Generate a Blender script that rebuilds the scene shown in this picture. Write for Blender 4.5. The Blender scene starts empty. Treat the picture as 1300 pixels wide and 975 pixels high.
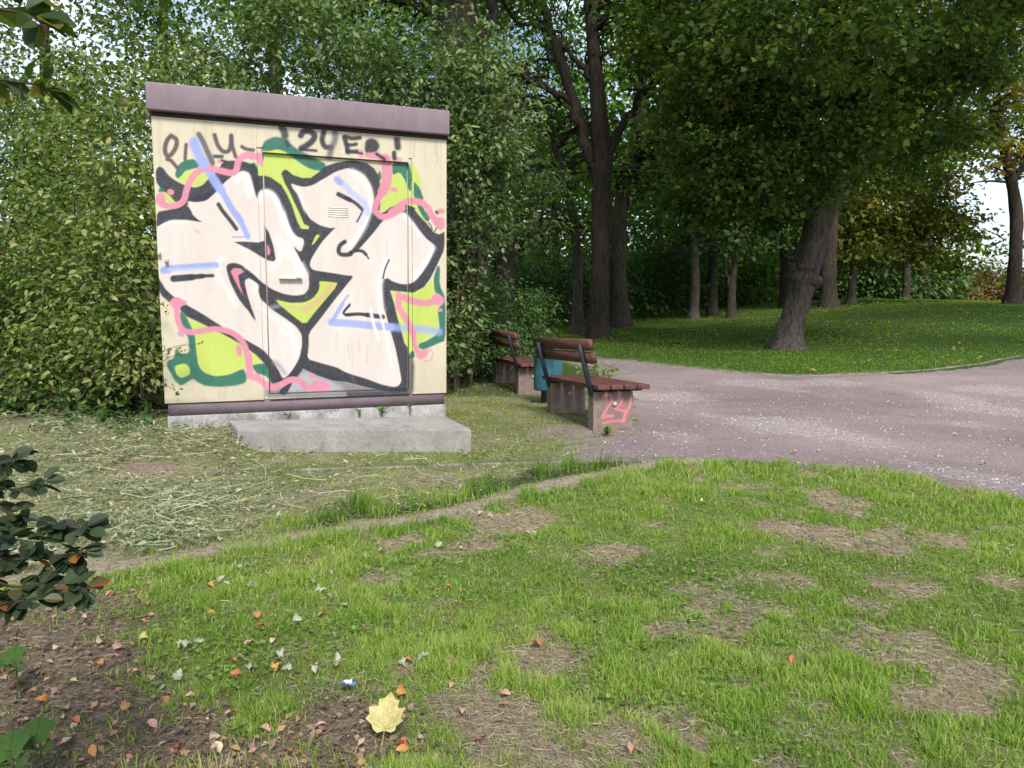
import bpy, math
import numpy as np
from mathutils import Vector, Matrix
from mathutils.geometry import delaunay_2d_cdt
rng = np.random.default_rng(7)
A_ = np.array
sc = bpy.context.scene
COL = sc.collection

# ------------------------------------------------------------------ camera
EYE = 1.18; FOC = 950.0; PITCH = 0.1289; ROLL = 0.0125
cp, sp = math.cos(PITCH), math.sin(PITCH)
_R = A_([1., 0, 0]); _F = A_([0, cp, -sp]); _U = A_([0, sp, cp])
cr, sr = math.cos(ROLL), math.sin(ROLL)
CR_, CU_, CF_ = cr*_R + sr*_U, -sr*_R + cr*_U, _F
cam_d = bpy.data.cameras.new('camera'); cam = bpy.data.objects.new('camera', cam_d); COL.objects.link(cam)
cam_d.sensor_width = 36; cam_d.lens = 36*FOC/1300; cam_d.clip_end = 2000; cam_d.clip_start = .05
M = Matrix.Identity(4)
for i in range(3):
    M[i][0] = CR_[i]; M[i][1] = CU_[i]; M[i][2] = -CF_[i]
M[2][3] = EYE
cam.matrix_world = M
sc.camera = cam
def ray(px, py): return CF_ + (px-650)/FOC*CR_ - (py-487.5)/FOC*CU_
def at(px, py, Y):
    d = ray(px, py); return d*(Y/d[1]) + A_([0, 0, EYE])
def gnd(px, py, z=0.):
    d = ray(px, py); return (d*((z-EYE)/d[2]) + A_([0, 0, EYE]))

# ------------------------------------------------------------------ noise
def _hash(i, j, s):
    h = (i.astype(np.int64)*374761393 + j.astype(np.int64)*668265263 + s*974634777) & 0x7fffffff
    h = ((h ^ (h >> 13))*1274126177) & 0x7fffffff
    return ((h ^ (h >> 16)) & 0xffff)/65535.
def vn(x, y, f=1., s=0):
    x = np.asarray(x, float)*f; y = np.asarray(y, float)*f
    i = np.floor(x); j = np.floor(y); a = x-i; b = y-j
    a = a*a*(3-2*a); b = b*b*(3-2*b)
    return (_hash(i, j, s)*(1-a)*(1-b) + _hash(i+1, j, s)*a*(1-b) + _hash(i, j+1, s)*(1-a)*b + _hash(i+1, j+1, s)*a*b)
def fbm(x, y, f=1., s=0, o=4):
    t = 0; a = .5; n = 0
    for k in range(o):
        t = t + a*vn(x, y, f*2**k, s+k*17); n += a; a *= .55
    return t/n
def SS(t): t = np.clip(t, 0, 1); return t*t*(3-2*t)
def unit(v): return v/np.maximum(np.linalg.norm(v, axis=-1, keepdims=True), 1e-9)

# ------------------------------------------------------------------ object helpers
def tag(o, label=None, cat=None, group=None, kind=None):
    if label: o['label'] = label
    if cat: o['category'] = cat
    if group: o['group'] = group
    if kind: o['kind'] = kind
    return o
def empty(name, loc=(0, 0, 0), rz=0):
    o = bpy.data.objects.new(name, None); COL.objects.link(o); o.location = loc; o.rotation_euler = (0, 0, rz)
    o.empty_display_size = .2
    return o
def link(name, me, mat, parent=None):
    o = bpy.data.objects.new(name, me); COL.objects.link(o)
    for m in (mat if isinstance(mat, (list, tuple)) else [mat]): me.materials.append(m)
    if parent: o.parent = parent
    return o
class MB:
    """collects faces; every add takes verts (n,3) and faces (m,k)"""
    def __init__(s): s.v = []; s.f = []; s.t = []; s.c = []; s.m = []; s.n = 0
    def add(s, v, f, tone=0., col=None, mi=0):
        v = np.asarray(v, float).reshape(-1, 3)
        if len(v) == 0: return s
        groups = {}
        if isinstance(f, np.ndarray): groups[f.shape[1]] = f
        else:
            for q in f: groups.setdefault(len(q), []).append(q)
        for k, q in groups.items():
            q = np.asarray(q, np.int64) + s.n
            s.f.append(q)
            t = np.asarray(tone, float)
            s.t.append(np.full(len(q), float(t)) if t.ndim == 0 else t)
            s.m.append(np.full(len(q), mi))
        s.v.append(v); s.n += len(v)
        if col is not None: s.c.append(np.asarray(col, float))
        return s
    def mesh(s, name, smooth=False):
        me = bpy.data.meshes.new(name)
        v = np.concatenate(s.v)
        me.vertices.add(len(v)); me.vertices.foreach_set('co', v.ravel().astype(np.float32))
        lo = np.concatenate([q.ravel() for q in s.f]); cnt = np.concatenate([np.full(len(q), q.shape[1]) for q in s.f])
        st = np.concatenate([[0], np.cumsum(cnt)[:-1]])
        me.loops.add(len(lo)); me.loops.foreach_set('vertex_index', lo.astype(np.int32))
        me.polygons.add(len(cnt)); me.polygons.foreach_set('loop_start', st.astype(np.int32))
        me.polygons.foreach_set('material_index', np.concatenate(s.m).astype(np.int32))
        me.update(calc_edges=True)
        a = me.attributes.new('tone', 'FLOAT', 'FACE'); a.data.foreach_set('value', np.concatenate(s.t).astype(np.float32))
        if s.c:
            c = np.concatenate(s.c); c = np.concatenate([c, np.ones((len(c), 1))], 1)
            a = me.attributes.new('paint', 'FLOAT_COLOR', 'POINT'); a.data.foreach_set('color', c.ravel().astype(np.float32))
        if smooth: me.polygons.foreach_set('use_smooth', np.ones(len(cnt), bool))
        me.validate(); me.update()
        return me
    def build(s, name, mat, parent=None, smooth=False): return link(name, s.mesh(name, smooth), mat, parent)
BOXF = A_([[0, 3, 2, 1], [4, 5, 6, 7], [0, 1, 5, 4], [1, 2, 6, 5], [2, 3, 7, 6], [3, 0, 4, 7]])
def box(mb, p0, p1, bev=0., mi=0, tone=0.):
    """box between two corners; with bev the long edges are chamfered through bmesh-like rings"""
    x0, y0, z0 = p0; x1, y1, z1 = p1
    if bev <= 0:
        v = [(x0, y0, z0), (x1, y0, z0), (x1, y1, z0), (x0, y1, z0), (x0, y0, z1), (x1, y0, z1), (x1, y1, z1), (x0, y1, z1)]
        mb.add(v, BOXF, tone, mi=mi); return
    import bmesh
    bm = bmesh.new(); bmesh.ops.create_cube(bm, size=1)
    for q in bm.verts: q.co = Vector(((x0+x1)/2+q.co.x*(x1-x0), (y0+y1)/2+q.co.y*(y1-y0), (z0+z1)/2+q.co.z*(z1-z0)))
    bmesh.ops.bevel(bm, geom=bm.edges[:]+bm.verts[:], offset=bev, segments=2, affect='EDGES', profile=.6)
    bm.verts.ensure_lookup_table()
    mb.add([tuple(q.co) for q in bm.verts], [[w.index for w in fc.verts] for fc in bm.faces], tone, mi=mi); bm.free()
def tube(mb, P, R, sides=8, rough=0., seed=0, tone=0., mi=0, cap=True):
    P = np.asarray(P, float); R = np.asarray(R, float); k = len(P)
    T = np.gradient(P, axis=0); T = unit(T)
    ref = A_([0, 1., 0]) if abs(T[0][1]) < .8 else A_([1., 0, 0])
    S = unit(np.cross(T, ref)); B = np.cross(T, S)
    an = np.linspace(0, 2*np.pi, sides, endpoint=False)
    ring = S[:, None, :]*np.cos(an)[None, :, None] + B[:, None, :]*np.sin(an)[None, :, None]
    rad = np.repeat(R[:, None], sides, 1)
    if rough:
        L = np.concatenate([[0], np.cumsum(np.linalg.norm(np.diff(P, axis=0), axis=1))])
        q = an[None, :]*0 + an[None, :]*sides/6.28
        rad = rad*(1 + rough*(vn(q*1.0+seed, L[:, None]*3+q*0, .55, seed)*1.0 + .5*vn(q+seed, L[:, None]*8+q*0, 1.0, seed+5) - .75)*2)
    V = P[:, None, :] + ring*rad[:, :, None]
    i = np.arange(k-1)[:, None]*sides; j = np.arange(sides)[None, :]; j2 = (j+1) % sides
    F = np.stack([i+j, i+j2, i+sides+j2, i+sides+j], -1).reshape(-1, 4)
    mb.add(V.reshape(-1, 3), F, tone, mi=mi)
def spline(P, n):
    """catmull-rom through rows of P (any dimension)"""
    P = np.asarray(P, float); k = len(P)
    Q = np.vstack([2*P[0]-P[1], P, 2*P[-1]-P[-2]])
    t = np.linspace(0, k-1, n); i = np.minimum(t.astype(int), k-2); u = (t-i)[:, None]
    a, b, c, d = Q[i], Q[i+1], Q[i+2], Q[i+3]
    return .5*((2*b) + (c-a)*u + (2*a-5*b+4*c-d)*u**2 + (3*b-a-3*c+d)*u**3)
def leaves(mb, C, S, D, N, w=.5, fold=.15, tone=None, mi=0, detail=False, droop=.0):
    n = len(C); D = unit(D); N = unit(N - (N*D).sum(1, keepdims=True)*D); X = np.cross(D, N)
    S = np.asarray(S)[:, None]*np.ones((n, 1)); h = S*w*.5
    if tone is None: tone = rng.random(n)
    if not detail:
        V = np.stack([C, C+D*S*.45+X*h+N*S*fold, C+D*S-N*S*droop, C+D*S*.45-X*h+N*S*fold], 1)
        F = (np.arange(n)*4)[:, None] + A_([0, 1, 2, 3])
        mb.add(V.reshape(-1, 3), F, tone, mi=mi)
    else:
        V = np.stack([C, C+D*S*.25+X*h*.85+N*S*fold, C+D*S*.62+X*h*.9+N*S*fold*.8, C+D*S-N*S*droop, C+D*S*.62-X*h*.9+N*S*fold*.8, C+D*S*.25-X*h*.85+N*S*fold], 1)
        b = (np.arange(n)*6)[:, None]
        F = np.concatenate([b+A_([0, 1, 2, 3]), b+A_([0, 3, 4, 5])])
        mb.add(V.reshape(-1, 3), F, np.concatenate([tone, tone]), mi=mi)
def rdir(n, r=rng): return unit(r.normal(size=(n, 3)))

# ------------------------------------------------------------------ materials
def lin(c): c = A_(c, float)/255.; return np.where(c < .04045, c/12.92, ((c+.055)/1.055)**2.4)
def newmat(name):
    m = bpy.data.materials.new(name); m.use_nodes = True; nt = m.node_tree
    return m, nt, nt.nodes['Principled BSDF']
def nn(nt, t, **k):
    n = nt.nodes.new(t)
    for a, b in k.items():
        if a in n.inputs: n.inputs[a].default_value = b
        else: setattr(n, a, b)
    return n
def ramp(nt, stops, src):
    r = nt.nodes.new('ShaderNodeValToRGB'); e = r.color_ramp.elements
    while len(e) < len(stops): e.new(.5)
    for q, (p, c) in zip(e, stops): q.position = p; q.color = (*c[:3], 1)
    nt.links.new(src, r.inputs[0]); return r
def mixc(nt, mode, fac, a, b):
    m = nt.nodes.new('ShaderNodeMix'); m.data_type = 'RGBA'; m.blend_type = mode
    for s, i in ((fac, 0), (a, 6), (b, 7)):
        if hasattr(s, 'default_value') or hasattr(s, 'is_output'): nt.links.new(s, m.inputs[i])
        else: m.inputs[i].default_value = s if i == 0 else (*s[:3], 1)
    return m.outputs[2]
def objco(nt, scale=(1, 1, 1)):
    t = nt.nodes.new('ShaderNodeTexCoord'); mp = nt.nodes.new('ShaderNodeMapping'); mp.inputs['Scale'].default_value = scale
    nt.links.new(t.outputs['Object'], mp.inputs[0]); return mp.outputs[0]
def noise(nt, co, sc_, det=4, rough=.6):
    n = nn(nt, 'ShaderNodeTexNoise'); n.inputs['Scale'].default_value = sc_; n.inputs['Detail'].default_value = det; n.inputs['Roughness'].default_value = rough
    nt.links.new(co, n.inputs['Vector']); return n.outputs['Fac']
def bump(nt, bs, h, dist, st=1.):
    b = nn(nt, 'ShaderNodeBump'); b.inputs['Distance'].default_value = dist; b.inputs['Strength'].default_value = st
    nt.links.new(h, b.inputs['Height']); nt.links.new(b.outputs[0], bs.inputs['Normal'])
def leafmat(name, stops, transl=.45, rough=.55):
    m, nt, bs = newmat(name)
    a = nn(nt, 'ShaderNodeAttribute', attribute_name='tone')
    r = ramp(nt, stops, a.outputs['Fac'])
    bs.inputs['Roughness'].default_value = rough
    bs.inputs['Specular IOR Level'].default_value = .35
    nt.links.new(r.outputs[0], bs.inputs['Base Color'])
    tr = nn(nt, 'ShaderNodeBsdfTranslucent')
    c2 = mixc(nt, 'MULTIPLY', 1., r.outputs[0], (1.0, 1.15, .45))
    nt.links.new(c2, tr.inputs[0])
    mx = nn(nt, 'ShaderNodeMixShader'); mx.inputs[0].default_value = transl
    nt.links.new(bs.outputs[0], mx.inputs[1]); nt.links.new(tr.outputs[0], mx.inputs[2])
    nt.links.new(mx.outputs[0], nt.nodes['Material Output'].inputs[0])
    return m
def barkmat(name, dark, light, sc_=1.):
    m, nt, bs = newmat(name)
    co = objco(nt, (9*sc_, 9*sc_, 1.6*sc_)); n1 = noise(nt, co, 2.2, 6, .7)
    co2 = objco(nt, (1, 1, 1)); n2 = noise(nt, co2, 1.3, 4, .6)
    r = ramp(nt, [(.32, dark), (.62, light)], n1)
    r2 = ramp(nt, [(.3, (.75, .78, .7)), (.7, (1.2, 1.12, 1.1))], n2)
    nt.links.new(mixc(nt, 'MULTIPLY', 1., r.outputs[0], r2.outputs[0]), bs.inputs['Base Color'])
    bs.inputs['Roughness'].default_value = .95; bs.inputs['Specular IOR Level'].default_value = .2
    bump(nt, bs, n1, .05, .9); return m
def wornmat(name, base, var=.25, sc_=6., bd=.002, rough=.8, spots=None, stretch=(1, 1, 1)):
    m, nt, bs = newmat(name)
    co = objco(nt, stretch); n1 = noise(nt, co, sc_, 6, .65); n2 = noise(nt, co, sc_*9, 4, .6)
    b = A_(base); r = ramp(nt, [(.3, b*(1-var)), (.7, b*(1+var))], n1)
    r2 = ramp(nt, [(.35, (1-var*.5,)*3), (.65, (1+var*.5,)*3)], n2)
    c = mixc(nt, 'MULTIPLY', 1., r.outputs[0], r2.outputs[0])
    if spots:
        n3 = noise(nt, co, sc_*.55, 5, .7); r3 = ramp(nt, [(spots[1], (0, 0, 0)), (spots[1]+.12, (1, 1, 1))], n3)
        c = mixc(nt, 'MIX', r3.outputs[0], c, spots[0])
    nt.links.new(c, bs.inputs['Base Color']); bs.inputs['Roughness'].default_value = rough
    bs.inputs['Specular IOR Level'].default_value = .3
    bump(nt, bs, n2, bd, .8); return m
def paintmat(name, bd=.0012, grain=.06, rough=.6, fine=140.):
    m, nt, bs = newmat(name)
    a = nn(nt, 'ShaderNodeAttribute', attribute_name='paint')
    co = objco(nt); n2 = noise(nt, co, fine, 3, .6); n1 = noise(nt, objco(nt, (1, 1, .25)), 5, 5, .7)
    r = ramp(nt, [(.3, (1-grain,)*3), (.7, (1+grain*.5,)*3)], n2); r1 = ramp(nt, [(.35, (.92, .91, .89)), (.6, (1.02, 1.02, 1.02))], n1)
    c = mixc(nt, 'MULTIPLY', 1., a.outputs['Color'], r.outputs[0]); c = mixc(nt, 'MULTIPLY', 1., c, r1.outputs[0])
    nt.links.new(c, bs.inputs['Base Color']); bs.inputs['Roughness'].default_value = rough; bs.inputs['Specular IOR Level'].default_value = .35
    bump(nt, bs, n2, bd, .6); return m

LAWN = leafmat('lawn_blade', [(0, (.085, .18, .025)), (.35, (.19, .33, .045)), (.7, (.36, .49, .09)), (.88, (.49, .55, .18)), (1, (.56, .50, .28))], .58)
SHADE_LAWN = leafmat('park_lawn_blade', [(0, (.11, .21, .022)), (.6, (.22, .37, .04)), (1, (.37, .46, .08))], .58)
STRAW = leafmat('straw', [(0, (.15, .115, .08)), (.6, (.29, .24, .17)), (1, (.46, .40, .29))], .2, .8)
HAY = leafmat('withered_clippings', [(0, (.10, .16, .06)), (.4, (.24, .28, .15)), (.75, (.40, .40, .26)), (1, (.50, .52, .40))], .25, .75)
SHRUB = leafmat('shrub_leaf', [(0, (.05, .095, .02)), (.45, (.14, .21, .045)), (.8, (.28, .34, .105)), (1, (.38, .35, .17))], .4)
LILAC = leafmat('grey_green_leaf', [(0, (.05, .10, .03)), (.55, (.14, .215, .07)), (1, (.29, .35, .14))], .35)
DARKL = leafmat('bush_leaf', [(0, (.035, .08, .02)), (.6, (.085, .165, .045)), (1, (.16, .25, .065))], .35)
MAPLE = leafmat('maple_leaf', [(0, (.032, .068, .014)), (.5, (.085, .15, .026)), (.85, (.20, .26, .055)), (1, (.26, .25, .05))], .5)
BLUEG = leafmat('park_tree_leaf', [(0, (.04, .09, .022)), (.55, (.10, .20, .038)), (1, (.23, .36, .06))], .6)
YELLOW = leafmat('turning_leaf', [(0, (.07, .10, .02)), (.4, (.16, .18, .03)), (.75, (.32, .27, .04)), (1, (.40, .22, .03))], .5)
ORANGE = leafmat('autumn_leaf', [(0, (.16, .10, .03)), (.5, (.34, .20, .06)), (1, (.50, .36, .14))], .4)
NEARL = leafmat('near_branch_leaf', [(0, (.018, .035, .016)), (.55, (.035, .060, .022)), (.8, (.06, .07, .03)), (.92, (.22, .07, .02)), (1, (.36, .12, .02))], .25, .5)
SEEDL = leafmat('seedling_leaf', [(0, (.07, .15, .03)), (1, (.12, .22, .05))], .45, .7)
WEED = leafmat('weed_leaf', [(0, (.08, .17, .03)), (1, (.24, .38, .08))], .45)
BARK = barkmat('bark', (.022, .018, .015), (.078, .063, .052))
BARK_GREY = barkmat('grey_bark', (.026, .021, .018), (.135, .112, .10))
BARK_PALE = barkmat('pale_bark', (.05, .045, .04), (.16, .145, .13))
TWIG = barkmat('twig_bark', (.06, .045, .035), (.16, .12, .09), 3)
CONC = wornmat('concrete', (.27, .26, .24), .22, 5, .004, .9, ((.17, .165, .15), .56))
FOUND = wornmat('foundation_concrete', (.36, .345, .33), .3, 7, .004, .9, ((.19, .185, .18), .47))
FASCIA = wornmat('fascia_paint', (.205, .158, .178), .13, 2.2, .0015, .6, ((.25, .20, .215), .60), stretch=(1, 1, .4))
SOFFIT = wornmat('soffit_paint', (.05, .032, .035), .2, 6, .001, .7)
PLINTH = wornmat('plinth_paint', (.165, .125, .14), .16, 9, .001, .75)
WOOD = wornmat('bench_wood', (.105, .042, .036), .45, 14, .0015, .65, ((.17, .09, .075), .60), stretch=(3, .35, 3))
STEEL = wornmat('dark_steel', (.035, .042, .055), .25, 10, .0006, .5)
TEAL = wornmat('teal_sheet_metal', (.028, .115, .15), .25, 9, .0006, .45, ((.06, .15, .17), .58))
BOLT = wornmat('bolt_metal', (.42, .40, .36), .2, 30, .0006, .45)
FACADE = paintmat('sprayed_facade'); PEDEST = paintmat('exposed_aggregate', .003, .22, .9, 90.)
HANDLE = wornmat('handle_paint', (.62, .56, .50), .08, 20, .0003, .45)

# ------------------------------------------------------------------ terrain and zones
def height(x, y):
    x = np.asarray(x, float); y = np.asarray(y, float)
    h = .93*SS((x-3.5)/14)*SS((y-11.8)/17) - .13*SS((y-6.2)/3.)
    h = h - 1.6*SS((y-36)/22)*SS((x+12)/14)
    flat = SS((y-9.)/6)
    h = h + (fbm(x, y, .35, 3, 3)-.5)*.16*flat*(1-SS((y-60)/40))
    near = (1-SS((np.hypot(x, y)-6)/3))
    h = h + .11*SS((y-4.35)/.9)*SS((-1.72-x)/.35)*(1-SS((y-6.5)/2))
    lm = lawnmask(x, y, 0)
    return h + near*(fbm(x, y, 1.7, 9, 3)-.5)*.05*lm + near*lm*(.035*np.exp(-((y-4.75+.25*np.maximum(x-1.6, 0)**2)/.35)**2)*SS((x+.1)/.8))
def pdist(x, y, L):
    """distance to polyline L"""
    d = np.full(np.shape(x), 1e9)
    for (ax, ay), (bx, by) in zip(L[:-1], L[1:]):
        vx, vy = bx-ax, by-ay; t = np.clip(((x-ax)*vx+(y-ay)*vy)/(vx*vx+vy*vy+1e-12), 0, 1)
        d = np.minimum(d, np.hypot(x-ax-t*vx, y-ay-t*vy))
    return d
TRAIL = [(-4.2, 1.9), (-2.9, 2.45), (-1.74, 2.97), (-1.39, 3.16), (-.92, 3.42), (-.36, 3.79), (.25, 4.41), (.75, 4.78), (1.25, 5.03)]
TX = A_([p[0] for p in TRAIL]); TY = A_([p[1] for p in TRAIL])
def traily(x): return np.interp(x, TX, TY)
def kerby(x): return 4.68 + (x+1.35)*.191
def lawnmask(x, y, ragged=1):     # near lawn, this side of the trail and of the gravel
    edge = np.interp(x, [-5, 1.1, 1.9, 2.5, 2.93, 3.3, 3.6], [9, 5.15, 5.0, 4.75, 4.16, 3.0, -3])
    lim = np.minimum(traily(x), edge+((fbm(x, y, 4, 15, 3)-.38)*.38 if ragged else -.06))
    return SS((lim-y)/.18)
PATH_NEAR = [(-1., 19.4), (.6, 15.8), (1.42, 12.8), (1.60, 11.1), (1.30, 8.9), (1.0, 7.2), (.95, 6.4), (.85, 5.9), (.62, 5.6), (.55, 5.35), (.7, 5.16), (1.11, 5.19), (1.9, 5.03), (2.5, 4.82), (2.93, 4.18), (3.3, 3.0), (3.5, 1), (3.6, -2)]
PATH_FAR = [(13, -2), (15.5, 6), (18, 13), (22.4, 23.3), (16.7, 20.0), (10.4, 15.2), (8.36, 13.4), (6.06, 11.92), (4.74, 11.47), (3.8, 11.58), (2.8, 12.61), (2.15, 13.62), (1.37, 14.65), (.55, 16.7), (-.3, 20)]
PATCH = [gnd(*q)[:2].tolist()+[r] for q, r in (((930, 775), .17), ((905, 800), .12), ((690, 845), .16), ((670, 800), .12), ((760, 700), .2), ((700, 920), .22), ((780, 950), .2), ((1090, 695), .22), ((1180, 735), .2), ((1050, 680), .2), ((1150, 820), .14),
    ((1080, 835), .16), ((960, 860), .14), ((1010, 890), .1), ((1190, 900), .1), ((850, 905), .09), ((680, 660), .2), ((1260, 740), .22), ((850, 640), .12), ((1130, 690), .2), ((600, 690), .12), ((500, 840), .12), ((1070, 640), .18), ((1230, 860), .1), ((840, 790), .1), ((610, 850), .1))]
def zones(x, y):
    n1 = fbm(x, y, 2.2, 31, 4); n2 = fbm(x, y, 6., 77, 3)
    lm = lawnmask(x, y)
    deb = SS(((3.02-(x+1.9)*.62)-y)/.5 + (n1-.5)*1.8+(n2-.5)*.9)*SS((-.05-x)/.35)*lm
    that = np.zeros(np.shape(x))
    for a, b, r in PATCH:
        that = np.maximum(that, 1.25*np.exp(-(((x-a)/1.15)**2+((y-b)/.95)**2)/(r*r)*1.1))
    that = SS((that*.85 + (n1-.5)*2.6 + (n2-.5)*2.2 - .36)/.62)*lm*(1-deb)
    hw = np.interp(x, [-2.5, -1.3, -.7, .3, 1.2], [.15, .08, .02, .03, .10])
    trail = SS((hw+.05-pdist(x, y, TRAIL)+(n1-.5)*.30+(n2-.5)*.12)/.09)
    beyond = (1-lm)*(1-trail)
    between = beyond*SS((kerby(x)-y)/.1)*SS((1.35-x)/.2)*(x > -6)
    tall = between*SS((x+1.15+(n1-.5)*1.2)/.35)*SS((1.0-x)/.3)*SS((traily(x)+.42+.10*(x+.2)+(n1-.5)*1.0-y)/.16)*SS((y-traily(x)-.06)/.08)
    hay = (beyond*SS((-1.2-x+(y-4)*-.25+(n1-.5)*1.8)/.6)*SS((7.2-y)/1.2))
    return dict(lawn=lm*(1-deb)*(1-trail), deb=deb, that=that, trail=trail, tall=tall, hay=hay, beyond=beyond, n1=n1, n2=n2)

# ground: one sheet to the horizon
gx = np.unique(np.concatenate([np.arange(-5.2, 5.2, .045), 5.2+np.cumsum(.05*1.10**np.arange(75)), -5.2-np.cumsum(.05*1.10**np.arange(75))]))
gy = np.unique(np.concatenate([np.arange(.6, 9, .045), 9+np.cumsum(.05*1.10**np.arange(80)), .6-np.cumsum(.05*1.10**np.arange(70))]))
GX, GY = np.meshgrid(gx, gy)
Z = zones(GX, GY); GZ = height(GX, GY)
def inpoly(x, y, P):
    r = np.zeros(np.shape(x), bool); n = len(P)
    for i in range(n):
        (x1, y1), (x2, y2) = P[i], P[(i+1) % n]
        if y1 == y2: continue
        c = ((y1 > y) != (y2 > y)) & (x < (x2-x1)*(y-y1)/(y2-y1)+x1); r ^= c
    return r
def close_ring(P): return np.vstack([P, P[:1]]).tolist()
PATHP = np.vstack([spline(PATH_NEAR, 160), spline(PATH_FAR, 120)])
Cg = np.zeros(GX.shape+(3,))
def mixa(m, c):
    global Cg
    Cg = Cg*(1-m[..., None]) + A_(c)*m[..., None]
soil = A_([.13, .10, .075])
Cg[:] = (.055, .095, .022)
pd_ = np.full(GX.shape, 9.); kk = (GX > -1) & (GX < 6) & (GY > 2) & (GY < 14); pd_[kk] = pdist(GX[kk], GY[kk], PATHP[::3].tolist()); mixa(SS((.45-pd_)/.3)*(GY < 14), (.26, .22, .20))
nb = Z['beyond']*(1-SS((GY-10.2)/1.)) + 0
mixa(nb*SS((3.0-GX)/.6), (.17, .18, .085))
mixa(nb*SS((Z['n1']-.47)/.12)*.7, (.27, .235, .165))
mixa(nb*SS((GX-.0+(Z['n1']-.5)*1.0)/.5)*SS((6.6-GY)/.5), (.255, .21, .20))
mixa(Z['lawn'], (.15, .19, .055))
mixa(Z['tall'], (.06, .08, .03))
mixa(Z['that'], (.31, .25, .175)); mixa(Z['deb'], (.19, .145, .108)); mixa(Z['hay']*.9, (.22, .20, .12))
mixa(Z['trail'], (.33, .285, .215))
mound = SS((.17-np.hypot((GX+2.28)/1.5, GY-4.5)+(Z['n2']-.5)*.22)/.1); mixa(mound, (.24, .175, .15))
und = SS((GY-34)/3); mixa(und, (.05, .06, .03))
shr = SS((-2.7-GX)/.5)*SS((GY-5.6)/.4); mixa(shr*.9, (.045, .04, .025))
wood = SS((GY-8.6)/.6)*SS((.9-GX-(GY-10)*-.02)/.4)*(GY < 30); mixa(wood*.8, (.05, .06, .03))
GZ = GZ + mound*.05
ny, nx = GX.shape
idx = np.arange(nx*ny).reshape(ny, nx)
Fg = np.stack([idx[:-1, :-1], idx[:-1, 1:], idx[1:, 1:], idx[1:, :-1]], -1).reshape(-1, 4)
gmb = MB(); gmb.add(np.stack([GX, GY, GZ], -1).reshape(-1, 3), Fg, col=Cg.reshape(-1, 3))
gm, nt, bs = newmat('ground_soil')
a = nn(nt, 'ShaderNodeAttribute', attribute_name='paint'); co = objco(nt)
n1 = noise(nt, co, 38, 6, .75); n2 = noise(nt, co, 6, 5, .7)
r1 = ramp(nt, [(.3, (.45, .43, .42)), (.5, (.95, .95, .95)), (.72, (1.55, 1.5, 1.4))], n1); r2 = ramp(nt, [(.3, (.75, .8, .75)), (.7, (1.2, 1.15, 1.1))], n2)
c = mixc(nt, 'MULTIPLY', 1., a.outputs['Color'], r1.outputs[0]); c = mixc(nt, 'MULTIPLY', 1., c, r2.outputs[0])
nt.links.new(c, bs.inputs['Base Color']); bs.inputs['Roughness'].default_value = 1; bs.inputs['Specular IOR Level'].default_value = .1
bump(nt, bs, n1, .02, .9)
tag(gmb.build('ground', gm, smooth=True), 'brown and green ground running from the near lawn to the park trees', None, kind='structure')

# gravel path
nb_ = len(PATHP)
PX, PY = np.meshgrid(np.arange(-1, 23, .17), np.arange(-2, 23, .17)); ins = inpoly(PX, PY, PATHP.tolist())
jit = (fbm(PATHP[:, 0], PATHP[:, 1], 3., 5, 3)-.5)[:, None]*.16
PB = PATHP + jit
pin = np.stack([PX[ins], PY[ins]], -1); pin = pin[pdist(pin[:, 0], pin[:, 1], PB.tolist()) > .09]
pin = pin[(pin[:, 1] < 15) | (rng.random(len(pin)) < .3)]
GP = [gnd(*q, -.05)[:2].tolist()+[r_] for q, r_ in (((900, 532), .25), ((940, 540), .3), ((985, 548), .33), ((1040, 556), .33), ((1090, 566), .28), ((1200, 500), .6), ((1260, 515), .6), ((1295, 490), .7), ((840, 495), .35), ((800, 492), .3), ((960, 480), .5), ((1060, 479), .4), ((1200, 608), .2), ((1270, 622), .22), ((1150, 598), .16), ((850, 560), .15), ((1230, 545), .25))]
def gravelly(x, y):
    w_ = np.zeros(np.shape(x))
    for a, b, r_ in GP: w_ = np.maximum(w_, np.exp(-((x-a)**2+((y-b)*.8)**2)/(r_*r_)))
    return SS((w_+(fbm(x, y, 1.6, 12, 4)-.5)*1.5-.22)/.45)
vs = [Vector(q) for q in np.vstack([PB, pin])]
ov, oe, of, *_ = delaunay_2d_cdt(vs, [], [list(range(nb_))], 1, 1e-4)
ov = A_([tuple(q) for q in ov]); pz = height(ov[:, 0], ov[:, 1])
pz = pz + np.where(pdist(ov[:, 0], ov[:, 1], close_ring(PB)) < .02, -.025, .006)
gw = gravelly(ov[:, 0], ov[:, 1])[:, None]; vv_ = fbm(ov[:, 0], ov[:, 1], .7, 92, 4)[:, None]
pmb = MB(); pmb.add(np.column_stack([ov, pz]), [list(q) for q in of], col=np.hstack([gw, vv_, gw]))
pm, nt, bs = newmat('gravel'); co = objco(nt)
n1 = noise(nt, co, 90, 5, .8); n2 = noise(nt, co, 1.1, 5, .65); n4 = noise(nt, objco(nt, (.5, 1, 1)), .75, 5, .6)
vo = nn(nt, 'ShaderNodeTexVoronoi'); vo.inputs['Scale'].default_value = 46; nt.links.new(co, vo.inputs['Vector'])
r = ramp(nt, [(.30, (.14, .105, .105)), (.48, (.265, .21, .215)), (.72, (.48, .41, .405))], n1)
r2 = ramp(nt, [(.3, (.86, .84, .86)), (.7, (1.12, 1.1, 1.08))], n2)
c = mixc(nt, 'MULTIPLY', 1., r.outputs[0], r2.outputs[0])
rv = ramp(nt, [(.0, (1, 1, 1)), (.5, (0, 0, 0))], vo.outputs['Distance'])
pa = nn(nt, 'ShaderNodeAttribute', attribute_name='paint'); sx = nn(nt, 'ShaderNodeSeparateColor'); nt.links.new(pa.outputs['Color'], sx.inputs[0])
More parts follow.
